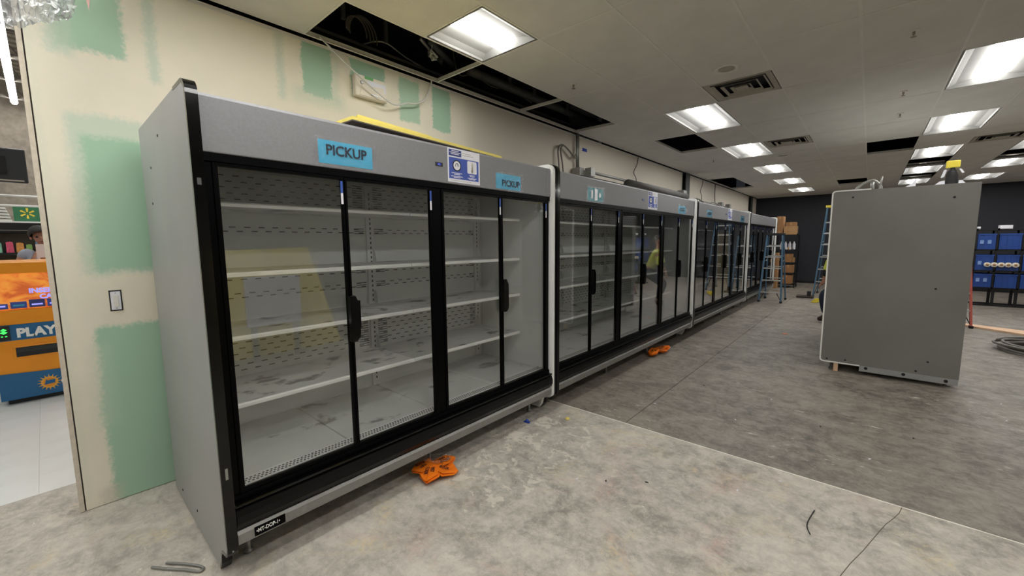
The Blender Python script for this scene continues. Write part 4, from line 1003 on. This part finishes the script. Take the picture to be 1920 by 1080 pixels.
person((-.3, 9.35, 0), 'crouched person in hi-vis shirt and dark jeans, mostly hidden behind the lone grey case', dict(
    pelvis=(-.18, 9.36, .80), chest=(-.43, 9.36, 1.16), neck=(-.44, 9.36, 1.36), head=(-.40, 9.36, 1.50),
    lsh=(-.47, 9.17, 1.27), lel=(-.545, 9.12, .98), lwr=(-.575, 9.16, .745), lhd=(-.63, 9.18, .67), rsh=(-.38, 9.55, 1.28), rel=(-.44, 9.62, 1.0), rwr=(-.52, 9.60, .76), rhd=(-.56, 9.58, .68),
    lhip=(-.20, 9.27, .77), lkn=(-.585, 9.2, .52), lan=(-.50, 9.2, .105), ltoe=(-.635, 9.2, .045), rhip=(-.18, 9.46, .77), rkn=(-.54, 9.54, .52), ran=(-.36, 9.56, .105), rtoe=(-.50, 9.58, .045)),
    dict(shirt='hivis', sleeve='hivis', sleeve_to=.08, cuff='cloth_black'), (-1, 0, -.1), (0, -1, 0))
person((-7.6, .02, 0), 'standing shopper with dark hair and a grey shirt behind the orange kiosk', dict(
    pelvis=(-7.6, .02, .95), chest=(-7.6, .02, 1.30), neck=(-7.59, .02, 1.48), head=(-7.57, -.01, 1.62),
    lsh=(-7.6, .20, 1.42), lel=(-7.58, .26, 1.14), lwr=(-7.52, .26, .90), lhd=(-7.51, .26, .82), rsh=(-7.6, -.16, 1.42), rel=(-7.58, -.22, 1.14), rwr=(-7.52, -.22, .90), rhd=(-7.51, -.22, .82),
    lhip=(-7.6, .12, .92), lkn=(-7.59, .12, .50), lan=(-7.61, .12, .10), ltoe=(-7.48, .13, .045), rhip=(-7.6, -.08, .92), rkn=(-7.59, -.08, .50), ran=(-7.61, -.08, .10), rtoe=(-7.48, -.09, .045)),
    dict(shirt='shirt_grey', sleeve='shirt_grey', sleeve_to=.2), (1, 0, 0), (0, 1, 0))

# ---------------------------------------------------------------- boxes and shelving at the far left
t = thing('storage_shelf', (-1.95, 15.6, 0), 'black storage shelf with cardboard boxes against the navy wall end of the fridge row', 'shelf unit')
for x in (-2.28, -1.70):
    for y in (15.35, 15.85): MB().box(x-.015, y-.015, 0, x+.015, y+.015, 1.70).build('post', 'rack_black', t)
for z in (.12, .47, .80, 1.20, 1.66): MB().box(-2.295, 15.335, z-.025, -1.685, 15.865, z).build('shelf', 'rack_black', t)
def carton(x0, x1, y0, y1, z0, z1, lb, mat='carton', grp='cardboard boxes on the black storage shelf'):
    t = thing('cardboard_box', ((x0+x1)/2, (y0+y1)/2, z0), lb, 'box', grp)
    MB().box(x0, y0, z0, x1, y1, z1).build('carton', mat, t, bevel=.004)
    MB().box(x0-.0006, (y0+y1)/2-.025, z1-.10, x1+.0006, (y0+y1)/2+.025, z1+.0012).box((x0+x1)/2-.025, y0-.0012, z1-.08, (x0+x1)/2+.025, y0+.001, z1+.0006).build('tape', 'carton_pale', t)
carton(-2.27, -2.09, 15.38, 15.8, 1.661, 1.78, 'low cardboard box under the tall one on the shelf top')
carton(-2.27, -2.09, 15.38, 15.8, 1.782, 2.24, 'tall cardboard box on top of the black storage shelf')
carton(-2.06, -1.74, 15.38, 15.8, 1.661, 1.93, 'wide pale cardboard box on the storage shelf top', 'carton_pale')
carton(-2.02, -1.76, 15.40, 15.75, 1.932, 2.05, 'flat cardboard box on the wide pale one')
carton(-2.02, -1.80, 15.38, 15.7, .801, 1.06, 'brown cardboard box on the shelf board with the small white box')
carton(-1.79, -1.71, 15.38, 15.6, .98-.179, .95, 'small upright pale box on the middle shelf board', 'carton_pale')
carton(-2.02, -1.76, 15.38, 15.75, .471, .72, 'brown cardboard box on the shelf board above the lowest')
carton(-2.06, -1.78, 15.38, 15.75, .121, .40, 'brown cardboard box on the lowest shelf board')
carton(-1.98, -1.84, 15.36, 15.5, 1.201, 1.27, 'small white box on the upper shelf board', 'paper')
carton(-2.34, -2.12, 15.0, 15.33, .0, 1.1, 'tall brown carton standing on the floor before the storage shelf', 'carton', None)
for k in range(4):
    x = -2.12+.11*k
    t = thing('clear_bottle', (x, 15.55, 1.201), 'clear bottle on the upper board of the black storage shelf', 'bottle', 'clear bottles on the storage shelf')
    MB().lathe([(.035, 0), (.04, .02), (.04, .17), (.018, .22), (.014, .25)], (x, 15.55, 1.201), 14).build('body', 'paper', t, True)
    MB().lathe([(.016, .25), (.016, .28)], (x, 15.55, 1.201), 12).build('cap', 'rubber', t, True)

# ---------------------------------------------------------------- crate rack at the right
t = thing('crate_rack', (2.4, 13.95, 0), 'black steel rack holding blue crates in front of the navy wall', 'rack')
for x in (1.79, 2.10, 2.46, 3.0):
    for y in (13.72, 14.2): MB().box(x-.015, y-.015, .38, x+.015, y+.015, 1.72).build('post', 'rack_black', t)
for z in (.42, .80, 1.26, 1.70): MB().box(1.775, 13.705, z-.03, 3.015, 14.215, z).build('shelf', 'rack_black', t)
for x in (2.13, 2.46, 2.95):
    for y in (13.76, 14.16): MB().box(x-.022, y-.022, 0, x+.022, y+.022, .39).build('leg', 'rack_black', t)
MB().box(1.80, 13.74, .0, 3.0, 13.78, .035).box(1.8, 14.14, 0, 3.0, 14.18, .035).box(2.11, 13.78, 0, 2.15, 14.14, .03).build('base_frame', 'rack_black', t)
def crate(x0, x1, z0, z1, lb):
    y0, y1 = 13.69, 14.15
    c = thing('crate', ((x0+x1)/2, (y0+y1)/2, z0), lb, 'crate', 'blue plastic crates on the black rack')
    w = .008
    MB().box(x0, y0, z0, x1, y1, z0+w).box(x0, y0, z0+w, x1, y0+w, z1).box(x0, y1-w, z0+w, x1, y1, z1).box(x0, y0+w, z0+w, x0+w, y1-w, z1).box(x1-w, y0+w, z0+w, x1, y1-w, z1).build('tub', 'crate', c)
    MB().box(x0-.008, y0-.010, z1-.03, x1+.008, y0, z1).build('rim', 'crate', c)
    for k in range(4):
        x = x0+.03+(x1-x0-.06)*k/3; MB().box(x-.006, y0-.008, z0+.01, x+.006, y0, z1-.032).build('rib', 'crate', c)
    return c
# posts stand between the crates
rows = ((1.261, 1.60, 'top'), (.801, 1.14, 'middle'), (.421, .72, 'lowest'))
for z0, z1, nm in rows:
    c = crate(1.815, 2.075, z0, z1, 'blue crate at the %s level of the rack, next to the red ladder side' % nm)
    for k in range(2):
        if nm == 'middle' and k == 1: continue
        MB().box(1.845+.11*k, 13.679, z0+.12, 1.90+.11*k, 13.682, z0+.20).build('paper_label', pm('pale blue label', hexc(120, 150, 200), .6, 0, .08, 20), c)
    crate(2.125, 2.435, z0, z1, 'blue crate at the %s level in the centre bay of the rack' % nm)
    crate(2.485, 2.97, z0, z1, 'blue crate at the %s level in the far bay of the rack' % nm)
for k in range(5):
    x = 1.98+.10*k
    o = thing('paper_roll', (x, 13.66, .89), 'white paper roll tied on the front of the middle crates', 'roll', 'white rolls on the rack front')
    MB().lathe([(.025, -.03), (.05, -.03), (.052, -.025), (.052, .025), (.05, .03), (.025, .03)], (x, 13.63, .925), 18, (0, 1, 0)).build('roll', 'roll_white', o, True)
    MB().lathe([(.024, -.032), (.024, -.028)], (x, 13.63, .925), 12, (0, 1, 0)).build('core', 'carton', o, True)
tag(MB().box(2.12, 13.75, 1.702, 2.30, 13.95, 1.78).build('white_carton', 'paper', None, False, .005), 'flat white box lying on top of the black rack', 'box')
tag(MB().lathe([(.03, 0), (.03, .05), (.02, .06)], (1.83, 13.9, 1.702), 12).build('small_pot', 'paper', None, True), 'small pale pot on the end of the rack top', 'pot')

# timber strip, hose coil
tag(MB().prism([(1.30, 10.50), (1.34, 10.24), (2.35, 9.47), (2.46, 9.95)], .0, .03, 'z').build('timber_strip', 'wood', None, False, .004), 'long pale timber board lying on the floor past the lone grey case', 'board')
mb = MB()
pts = []
for k in range(220):
    a = 2*math.pi*k/40; tt = k/219; r = .40+.05*math.sin(a*.37)+.04*tt
    pts.append((1.86+r*math.cos(a)+.02*math.sin(k*.13), 8.45+r*.95*math.sin(a), .02+.10*tt+.008*math.sin(a*2.3)))
tag(mb.tube(pts, .016, 8).build('hose_coil', 'hose', None, True), 'coil of grey hose lying on the floor', 'hose')

# ---------------------------------------------------------------- orange bundles and floor litter
def bundle(c, tips, label, txts, seed):
    r = random.Random(seed); C = Vector((c[0], c[1], .02))
    t = thing('warning_pouch', (c[0], c[1], 0), label, 'pouch', 'orange wet floor pouches under the fridges')
    for k, (tx, ty, tz) in enumerate(tips):
        e = Vector((tx, ty, tz))-Vector((c[0], c[1], .05)); L = e.length; ex = e.normalized()
        ey = Vector((0, 0, 1)).cross(ex).normalized(); ez = ex.cross(ey)
        w = .055+.01*r.random(); o = Vector((c[0], c[1], .05))+Vector((0, 0, .010*k))
        for lay in range(3):
            off = -ez*.009*lay+ey*r.uniform(-.012, .012)*lay
            P = [(0.0, -w*.8), (L*.62, -w), (L*.96, -w*.22), (L*1.02, w*.12), (L*.68, w), (0.0, w*.8)]
            vs = []
            for h in (-.0012, .0012):
                for i, (a, b) in enumerate(P):
                    vs.append(o+off+ex*a+ey*b+ez*(h+.005*math.sin(i*1.7+k+lay)))
            n = len(P); cc = len(vs); vs.append(o+off+ex*L*.45+ez*(-.0012+.004)); vs.append(o+off+ex*L*.45+ez*(.0012+.004))
            fs = []
            for i in range(n):
                j = (i+1) % n; fs += [(cc, j, i), (cc+1, n+i, n+j), (i, j, n+j, n+i)]
            MB().add(vs, fs).build('flap', 'orange', t)
        s = 1 if ey.x < 0 else 1
        for q, tx_ in enumerate(txts):
            # lettering reads across the flap
            text_mesh('lettering', tx_, .032, 'brown_ink', t, o+ex*(L*.34)+ey*(w*.16-.034*q)+ez*.012, ex, ey, .0004, 'LEFT', .0012, .62)
    mb = MB(); 
    pts = [(c[0]-.05, c[1]-.04, .10), (c[0]-.02, c[1]-.06, .12), (c[0]+.03, c[1], .085), (c[0]+.07, c[1]+.07, .09), (c[0]+.05, c[1]+.10, .10), (c[0]-.0, c[1]+.05, .11), (c[0]-.05, c[1]-.02, .10)]
    mb.tube(bez(pts, 6), [.006+.010*abs(math.sin(i*.6)) for i in range(37)], 6).build('clear_wrap', 'tape', t, True)
    return t
bundle((-2.06, 1.55), ((-2.0, 1.69, .075), (-1.90, 1.62, .03), (-1.955, 1.42, .025), (-2.10, 1.42, .03)), 'orange wet floor pouch with brown lettering under the first fridge', ('WET', 'FLOOR'), 3)
bundle((-2.07, 5.28), ((-1.99, 5.56, .07), (-1.93, 5.34, .04), (-2.02, 5.02, .03)), 'crumpled orange pouch under the second fridge', ('WET', 'FLOOR'), 4)
t = thing('wire_nut', (-2.06, 2.533, 0), 'small blue wire nut on the pale concrete', 'wire nut')
MB().lathe([(.014, 0), (.016, .004), (.012, .02), (.006, .03)], (-2.06, 2.533, 0), 10).build('cap', 'bluetape', t, True)
MB().box(-2.085, 2.52, 0, -2.035, 2.546, .010).build('wings', 'bluetape', t)
tag(MB().lathe([(.018, 0), (.02, .004), (.016, .012), (.006, .016)], (-1.836, 2.803, 0), 10).build('yellow_plug', 'yellow_foam', None, True), 'small yellow cap on the pale concrete near the joint', 'cap')
tag(MB().prism([(-.97, 7.68), (-.93, 7.64), (-.88, 7.71), (-.92, 7.77), (-.96, 7.74)], 0, .006, 'z').build('orange_scrap', pm('salmon scrap', hexc(206, 130, 96), .7, 0, .1, 9)), 'small salmon-orange scrap on the dark concrete floor', 'scrap')
mb = MB().tube(bez([(-2.42, .20, .008), (-2.36, .24, .008), (-2.28, .30, .008), (-2.22, .34, .008), (-2.24, .355, .008), (-2.32, .31, .008), (-2.40, .25, .008)]), .006, 6)
tag(mb.build('wire_scrap', 'steel', None, True), 'thin bent grey wire scrap on the floor before the first fridge', 'wire')
tag(MB().tube(bez([(-.129, 2.448, .0035), (-.146, 2.50, .0035), (-.148, 2.56, .0035), (-.131, 2.692, .0035)]), .003, 6).build('black_wire', 'slot', None, True), 'short curved black wire on the pale concrete', 'wire')
for k, (x, y) in enumerate(((-1.15, 2.2), (-1.30, 2.1), (-.5, 2.62), (-.95, 2.35), (-.32, 2.9), (-1.4, 3.6), (-.2, 4.0), (-.6, 4.4), (.1, 3.6), (.35, 4.2), (1.0, 5.6), (.95, 5.1), (-1.2, 4.4), (-.75, 3.7))):
    a = random.uniform(0, 3.1); dx, dy = .012*math.cos(a), .012*math.sin(a)
    tag(MB().prism([(x-dx, y-dy), (x+dy*.4, y-dx*.4), (x+dx, y+dy), (x-dy*.5, y+dx*.5)], 0, .004, 'z').build('paint_chip', 'paper' if k % 3 else 'slot'), ('small white paint chip lying on the concrete floor' if k % 3 else 'small dark chip lying on the concrete floor'), 'debris', 'white chips on the floor' if k % 3 else 'dark chips on the floor')

# ---------------------------------------------------------------- boards stored inside the third fridge
for k, (y0, y1, x, z1) in enumerate(((8.50, 9.15, -2.24, 1.66), (9.19, 9.86, -2.25, 1.66))):
    o = MB().box(x-.03, y0, .397, x, y1, z1).build('cream_board', pm('cream foam board', hexc(214, 196, 150), .8, 0, .05, 6))
    tag(o, 'cream foam board standing inside the third fridge, %s' % ('before the other one' if k == 0 else 'at its far end'), 'foam board')

# ---------------------------------------------------------------- things standing right of the camera (seen mirrored in the glass)
o = MB().add(*(lambda: ([(1.98, 1.40, 0), (2.04, 1.40, 0), (2.04, 2.92, 0), (1.98, 2.92, 0), (2.22, 1.40, 1.42), (2.28, 1.40, 1.42), (2.28, 2.6, 1.45), (2.22, 2.6, 1.45)], [(3, 2, 1, 0), (4, 5, 6, 7), (0, 1, 5, 4), (1, 2, 6, 5), (2, 3, 7, 6), (3, 0, 4, 7)]))()).build('foam_sheet', 'yellow_foam')
tag(o, 'big yellow foam sheet on the floor, seen as a reflection in the first fridge door', 'foam board')
t = thing('white_appliance', (1.75, 1.93, 0), 'white panel on a stand, seen as a reflection in the first fridge door', 'panel')
MB().box(1.70, 1.60, .45, 1.76, 2.26, 1.09).build('panel', 'paper', t, bevel=.02)
MB().box(1.68, 1.65, 0, 1.78, 1.70, .449).box(1.68, 2.16, 0, 1.78, 2.21, .449).build('stand', 'steel', t)

# ---------------------------------------------------------------- shop beyond the wall end
ky0, ky1, kx = -.385, .62, -6.02
t = thing('game_kiosk', (-6.35, (ky0+ky1)/2, 0), 'orange and blue kiosk with a screen and PLAY lettering on the white shop floor', 'kiosk')
MB().box(-6.7, ky0+.04, 0, kx-.05, ky1-.04, .05).build('plinth', 'kiosk_dark', t)
wave = [(ky0, .05)]+[(ky1, .05)]+[(ky1-(ky1-ky0)*k/10, .30-.02*math.sin(k*.35)) for k in range(11)]
MB().prism(wave, -6.72, kx+.006, 'x').build('blue_base', 'kiosk_blue', t)
MB().box(-6.70, ky0+.002, .285, kx-.004, ky1-.002, .615).build('lower_body', 'kiosk_orange', t)
MB().box(kx-.004, ky0+.11, .44, kx+.008, ky1-.11, .56).build('tray_frame', 'kiosk_orange', t, bevel=.006)
MB().box(kx+.008, ky0+.13, .455, kx+.012, ky1-.13, .545).build('tray_slot', 'kiosk_dark', t)
MB().box(kx+.010, ky0+.135, .50, kx+.016, ky1-.135, .535).build('tray_flap', 'tv', t)
MB().box(-6.70, ky0, .617, kx+.004, ky1, .765).build('sign_band', 'kiosk_blue', t)
MB().box(kx+.004, ky0+.02, .625, kx+.018, -.275, .76).build('reader', 'kiosk_dark', t)
MB().prism([(-.335, .70), (-.312, .685), (-.288, .70), (-.312, .715)], kx+.018, kx+.020, 'x').box(kx+.018, -.33, .66, kx+.020, -.318, .668).box(kx+.018, -.306, .66, kx+.020, -.294, .668).prism([(-.33, .722), (-.312, .712), (-.29, .722), (-.312, .738)], kx+.018, kx+.020, 'x').build('led', 'led_green', t)
text_mesh('lettering', 'PLAY', .115, 'white_text', t, (kx+.0062, -.238, .645), (0, 1, 0), (0, 0, 1), .001, 'LEFT', .0055, .95)
MB().prism([(kx+.004, .767), (kx+.004, .90), (kx-.03, .905), (-6.70, .905), (-6.70, .767)], ky0, ky1, 'y').build('mid_band', 'kiosk_orange', t)
MB().box(-6.70, ky0+.004, .907, kx-.02, ky1-.004, 1.245).build('screen', 'screen', t)
text_mesh('lettering', 'INSERT', .06, 'screen_lilac', t, (kx-.018, -.128, 1.055), (0, 1, 0), (0, 0, 1), .001, 'LEFT', .0025, 1.0)
text_mesh('lettering', 'CARD', .06, 'screen_lilac', t, (kx-.018, -.065, .995), (0, 1, 0), (0, 0, 1), .001, 'LEFT', .0025, 1.0)
for k, m in enumerate(('screen_lilac', 'pickup_blue', 'screen_lilac', 'screen_lilac', 'pickup_blue')):
    MB().box(kx-.02, ky0+.02+.115*k, .915, kx-.017, ky0+.12+.115*k, .965+.012*min(k, 2)).build('screen_icon', 'notice_blue' if k != 2 else 'notice_dark', t)
    MB().box(kx-.017, ky0+.035+.115*k, .935, kx-.016, ky0+.105+.115*k, .950).build('screen_icon', m, t)
MB().prism([(kx+.004, 1.247), (kx+.006, 1.345), (kx-.01, 1.36), (-6.70, 1.36), (-6.70, 1.247)], ky0, ky1, 'y').build('top_band', 'kiosk_orange', t)
sp = MB(); c = (-.075, .165)
for k in range(16):
    a = 2*math.pi*k/16; sp.prism([(c[0]+.055*math.cos(a-.1), c[1]+.055*math.sin(a-.1)), (c[0]+.082*math.cos(a), c[1]+.082*math.sin(a)), (c[0]+.055*math.cos(a+.1), c[1]+.055*math.sin(a+.1))], kx+.006, kx+.008, 'x')
sp.prism([(c[0]+.056*math.cos(2*math.pi*k/24), c[1]+.056*math.sin(2*math.pi*k/24)) for k in range(24)], kx+.006, kx+.009, 'x').build('sun_emblem', pm('emblem gold', hexc(240, 176, 70), .4, 0, .05, 9), t)
MB().prism([(c[0]+.042*math.cos(2*math.pi*k/20), c[1]+.042*math.sin(2*math.pi*k/20)) for k in range(20)], kx+.009, kx+.010, 'x').build('emblem_disc', 'kiosk_orange', t)
MB().prism([(c[0]-.035, c[1]-.02), (c[0]+.035, c[1]-.012), (c[0]+.04, c[1]+.025), (c[0]-.012, c[1]+.02), (c[0]-.02, c[1]+.035)], kx+.010, kx+.012, 'x').build('emblem_book', 'kiosk_blue', t)
text_mesh('lettering', 'C', .07, 'white_text', t, (kx+.0066, .0, .135), (0, 1, 0), (0, 0, 1), .001, 'LEFT', .003, 1.0)

# gondola with packets and the green sign
t = thing('shop_shelf', (-10.3, .1, 0), 'black shop gondola shelf with rows of packets', 'shelf unit')
for z in (.30, .75, 1.05, 1.40, 1.74): MB().box(-10.6, -2.0, z-.03, -10.0, 1.8, z).build('shelf', 'rack_black', t)
MB().box(-10.62, -2.0, 0, -10.6, 1.8, 1.9).build('back_panel', 'vent', t)
MB().box(-10.3, -2.0, 1.76, -9.98, 1.8, 1.86).build('top_fascia', 'rack_black', t)
MB().box(-10.3, -2.0, 1.862, -9.97, 1.8, 1.885).build('top_rail', 'shop_white', t)
for y in (-2.0, -.6, .9, 1.78): MB().box(-10.6, y, 0, -10.02, y+.02, 1.75).build('divider', 'rack_black', t)
rr = random.Random(9)
y = -.575; k = 0
while y < .4:
    for z in (1.401, 1.051):
        w = .06+.03*rr.random(); h = .11+.08*rr.random()
        o = MB().prism([(y, z), (y+w, z), (y+w*.95, z+h), (y+w*.5, z+h+.012), (y+w*.05, z+h)], -10.15, -10.03, 'x').build('snack_packet', PRODUCTS[(k*5+int(z*10)) % 6])
        pn = ('pink', 'mint', 'cream', 'blue', 'green', 'orange')[(k*5+int(z*10)) % 6]
        tag(o, '%s snack packet on the %s board of the shop gondola' % (pn, 'upper' if z > 1.2 else 'lower'), 'packet', '%s packets on the %s gondola board' % (pn, 'upper' if z > 1.2 else 'lower'))
    y += .10; k += 1
t = thing('spark_sign', (-10.2, -.04, 1.89), 'green sign with a yellow six-ray spark above the shop gondola', 'sign')
MB().box(-10.22, -.26, 1.89, -10.18, .35, 2.13).build('board', 'sign_green', t)
mb = MB()
for k in range(6):
    a = math.pi/2+k*math.pi/3; dx, dy = math.cos(a), math.sin(a); px, py = -dy, dx; cy_, cz_ = -.115, 2.02
    mb.prism([(cy_+dx*.022+px*.007, cz_+dy*.022+py*.007), (cy_+dx*.022-px*.007, cz_+dy*.022-py*.007), (cy_+dx*.078-px*.014, cz_+dy*.078-py*.014), (cy_+dx*.085, cz_+dy*.085), (cy_+dx*.078+px*.014, cz_+dy*.078+py*.014)], -10.18, -10.176, 'x')
mb.build('spark', 'spark', t)
# white rack rails, monitor, box
t = thing('white_rail_rack', (-9.3, -.2, 0), 'white wire rack with two long rails standing in the shop', 'rack')
for z in (2.08, 2.22): MB().tube([(-9.3, -1.6, z), (-9.3, 1.4, z)], .015, 8).build('rail', 'shop_white', t, True)
for y in (-1.6, 1.38):
    MB().tube([(-9.3, y, 0), (-9.3, y, 2.3)], .018, 8).build('post', 'shop_white', t, True)
t = thing('white_panel_stack', (-9.8, -.36, 1.885), 'stack of white slatted panels on the shop gondola top', 'panels')
for k in range(5): MB().box(-10.26+.0*k, -.62, 1.888+.045*k, -10.0+.01*k, -.28-.012*k, 1.888+.045*k+.022).build('panel', 'shop_white', t)
t = thing('hanging_monitor', (-8.2, -.28, 2.36), 'black hanging monitor seen from the back in the shop', 'monitor')
MB().box(-8.24, -.75, 2.30, -8.18, -.045, 2.72).build('case', 'tv', t, bevel=.015)
MB().box(-8.18, -.50, 2.40, -8.15, -.21, 2.62).build('mount_plate', 'rack_black', t, bevel=.006)
MB().box(-8.18, -.72, 2.315, -8.17, -.08, 2.33).build('edge_strip', 'vent', t)
MB().tube([(-8.165, -.355, 2.60), (-8.165, -.355, 5.4)], .022, 10).build('pole', 'rack_black', t, True)
MB().box(-8.15, -.42, 2.49, -8.13, -.30, 2.54).build('bracket', 'tv', t)
t = thing('white_display_box', (-7.15, .0, 1.05), 'white display box held up beside the shopper', 'display box')
MB().box(-7.3, -.055, 1.05, -7.1, .16, 1.52).build('body', 'paper', t)
MB().box(-7.1, -.03, 1.20, -7.097, .14, 1.37).build('picture_panel', 'carton', t)
MB().box(-7.24, .02, 0, -7.16, .08, 1.049).build('post', 'steel', t)
MB().box(-7.35, -.1, 0, -7.05, .2, .02).build('foot', 'steel', t)
# strip lights of the shop
for k, y in enumerate((-3.2, -.14, 2.6)):
    t = thing('strip_light', (-12, y, 4.8), 'long white strip light hanging under the shop roof%s' % ('' if k == 1 else ', out past the kiosk aisle'), 'strip light', 'shop strip lights')
    MB().box(-15.6, y-.06, 4.90, -4.6, y+.06, 4.96).build('body', 'shop_white', t)
    MB().prism([(y-.055, 4.90), (y-.03, 4.86), (y+.03, 4.86), (y+.055, 4.90)], -15.58, -4.62, 'x').build('lens', 'shop_lens', t)
    for x in (-14.5, -10, -5.6): MB().tube([(x, y, 4.96), (x, y, 5.43)], .008, 6).build('hanger', 'steel', t)
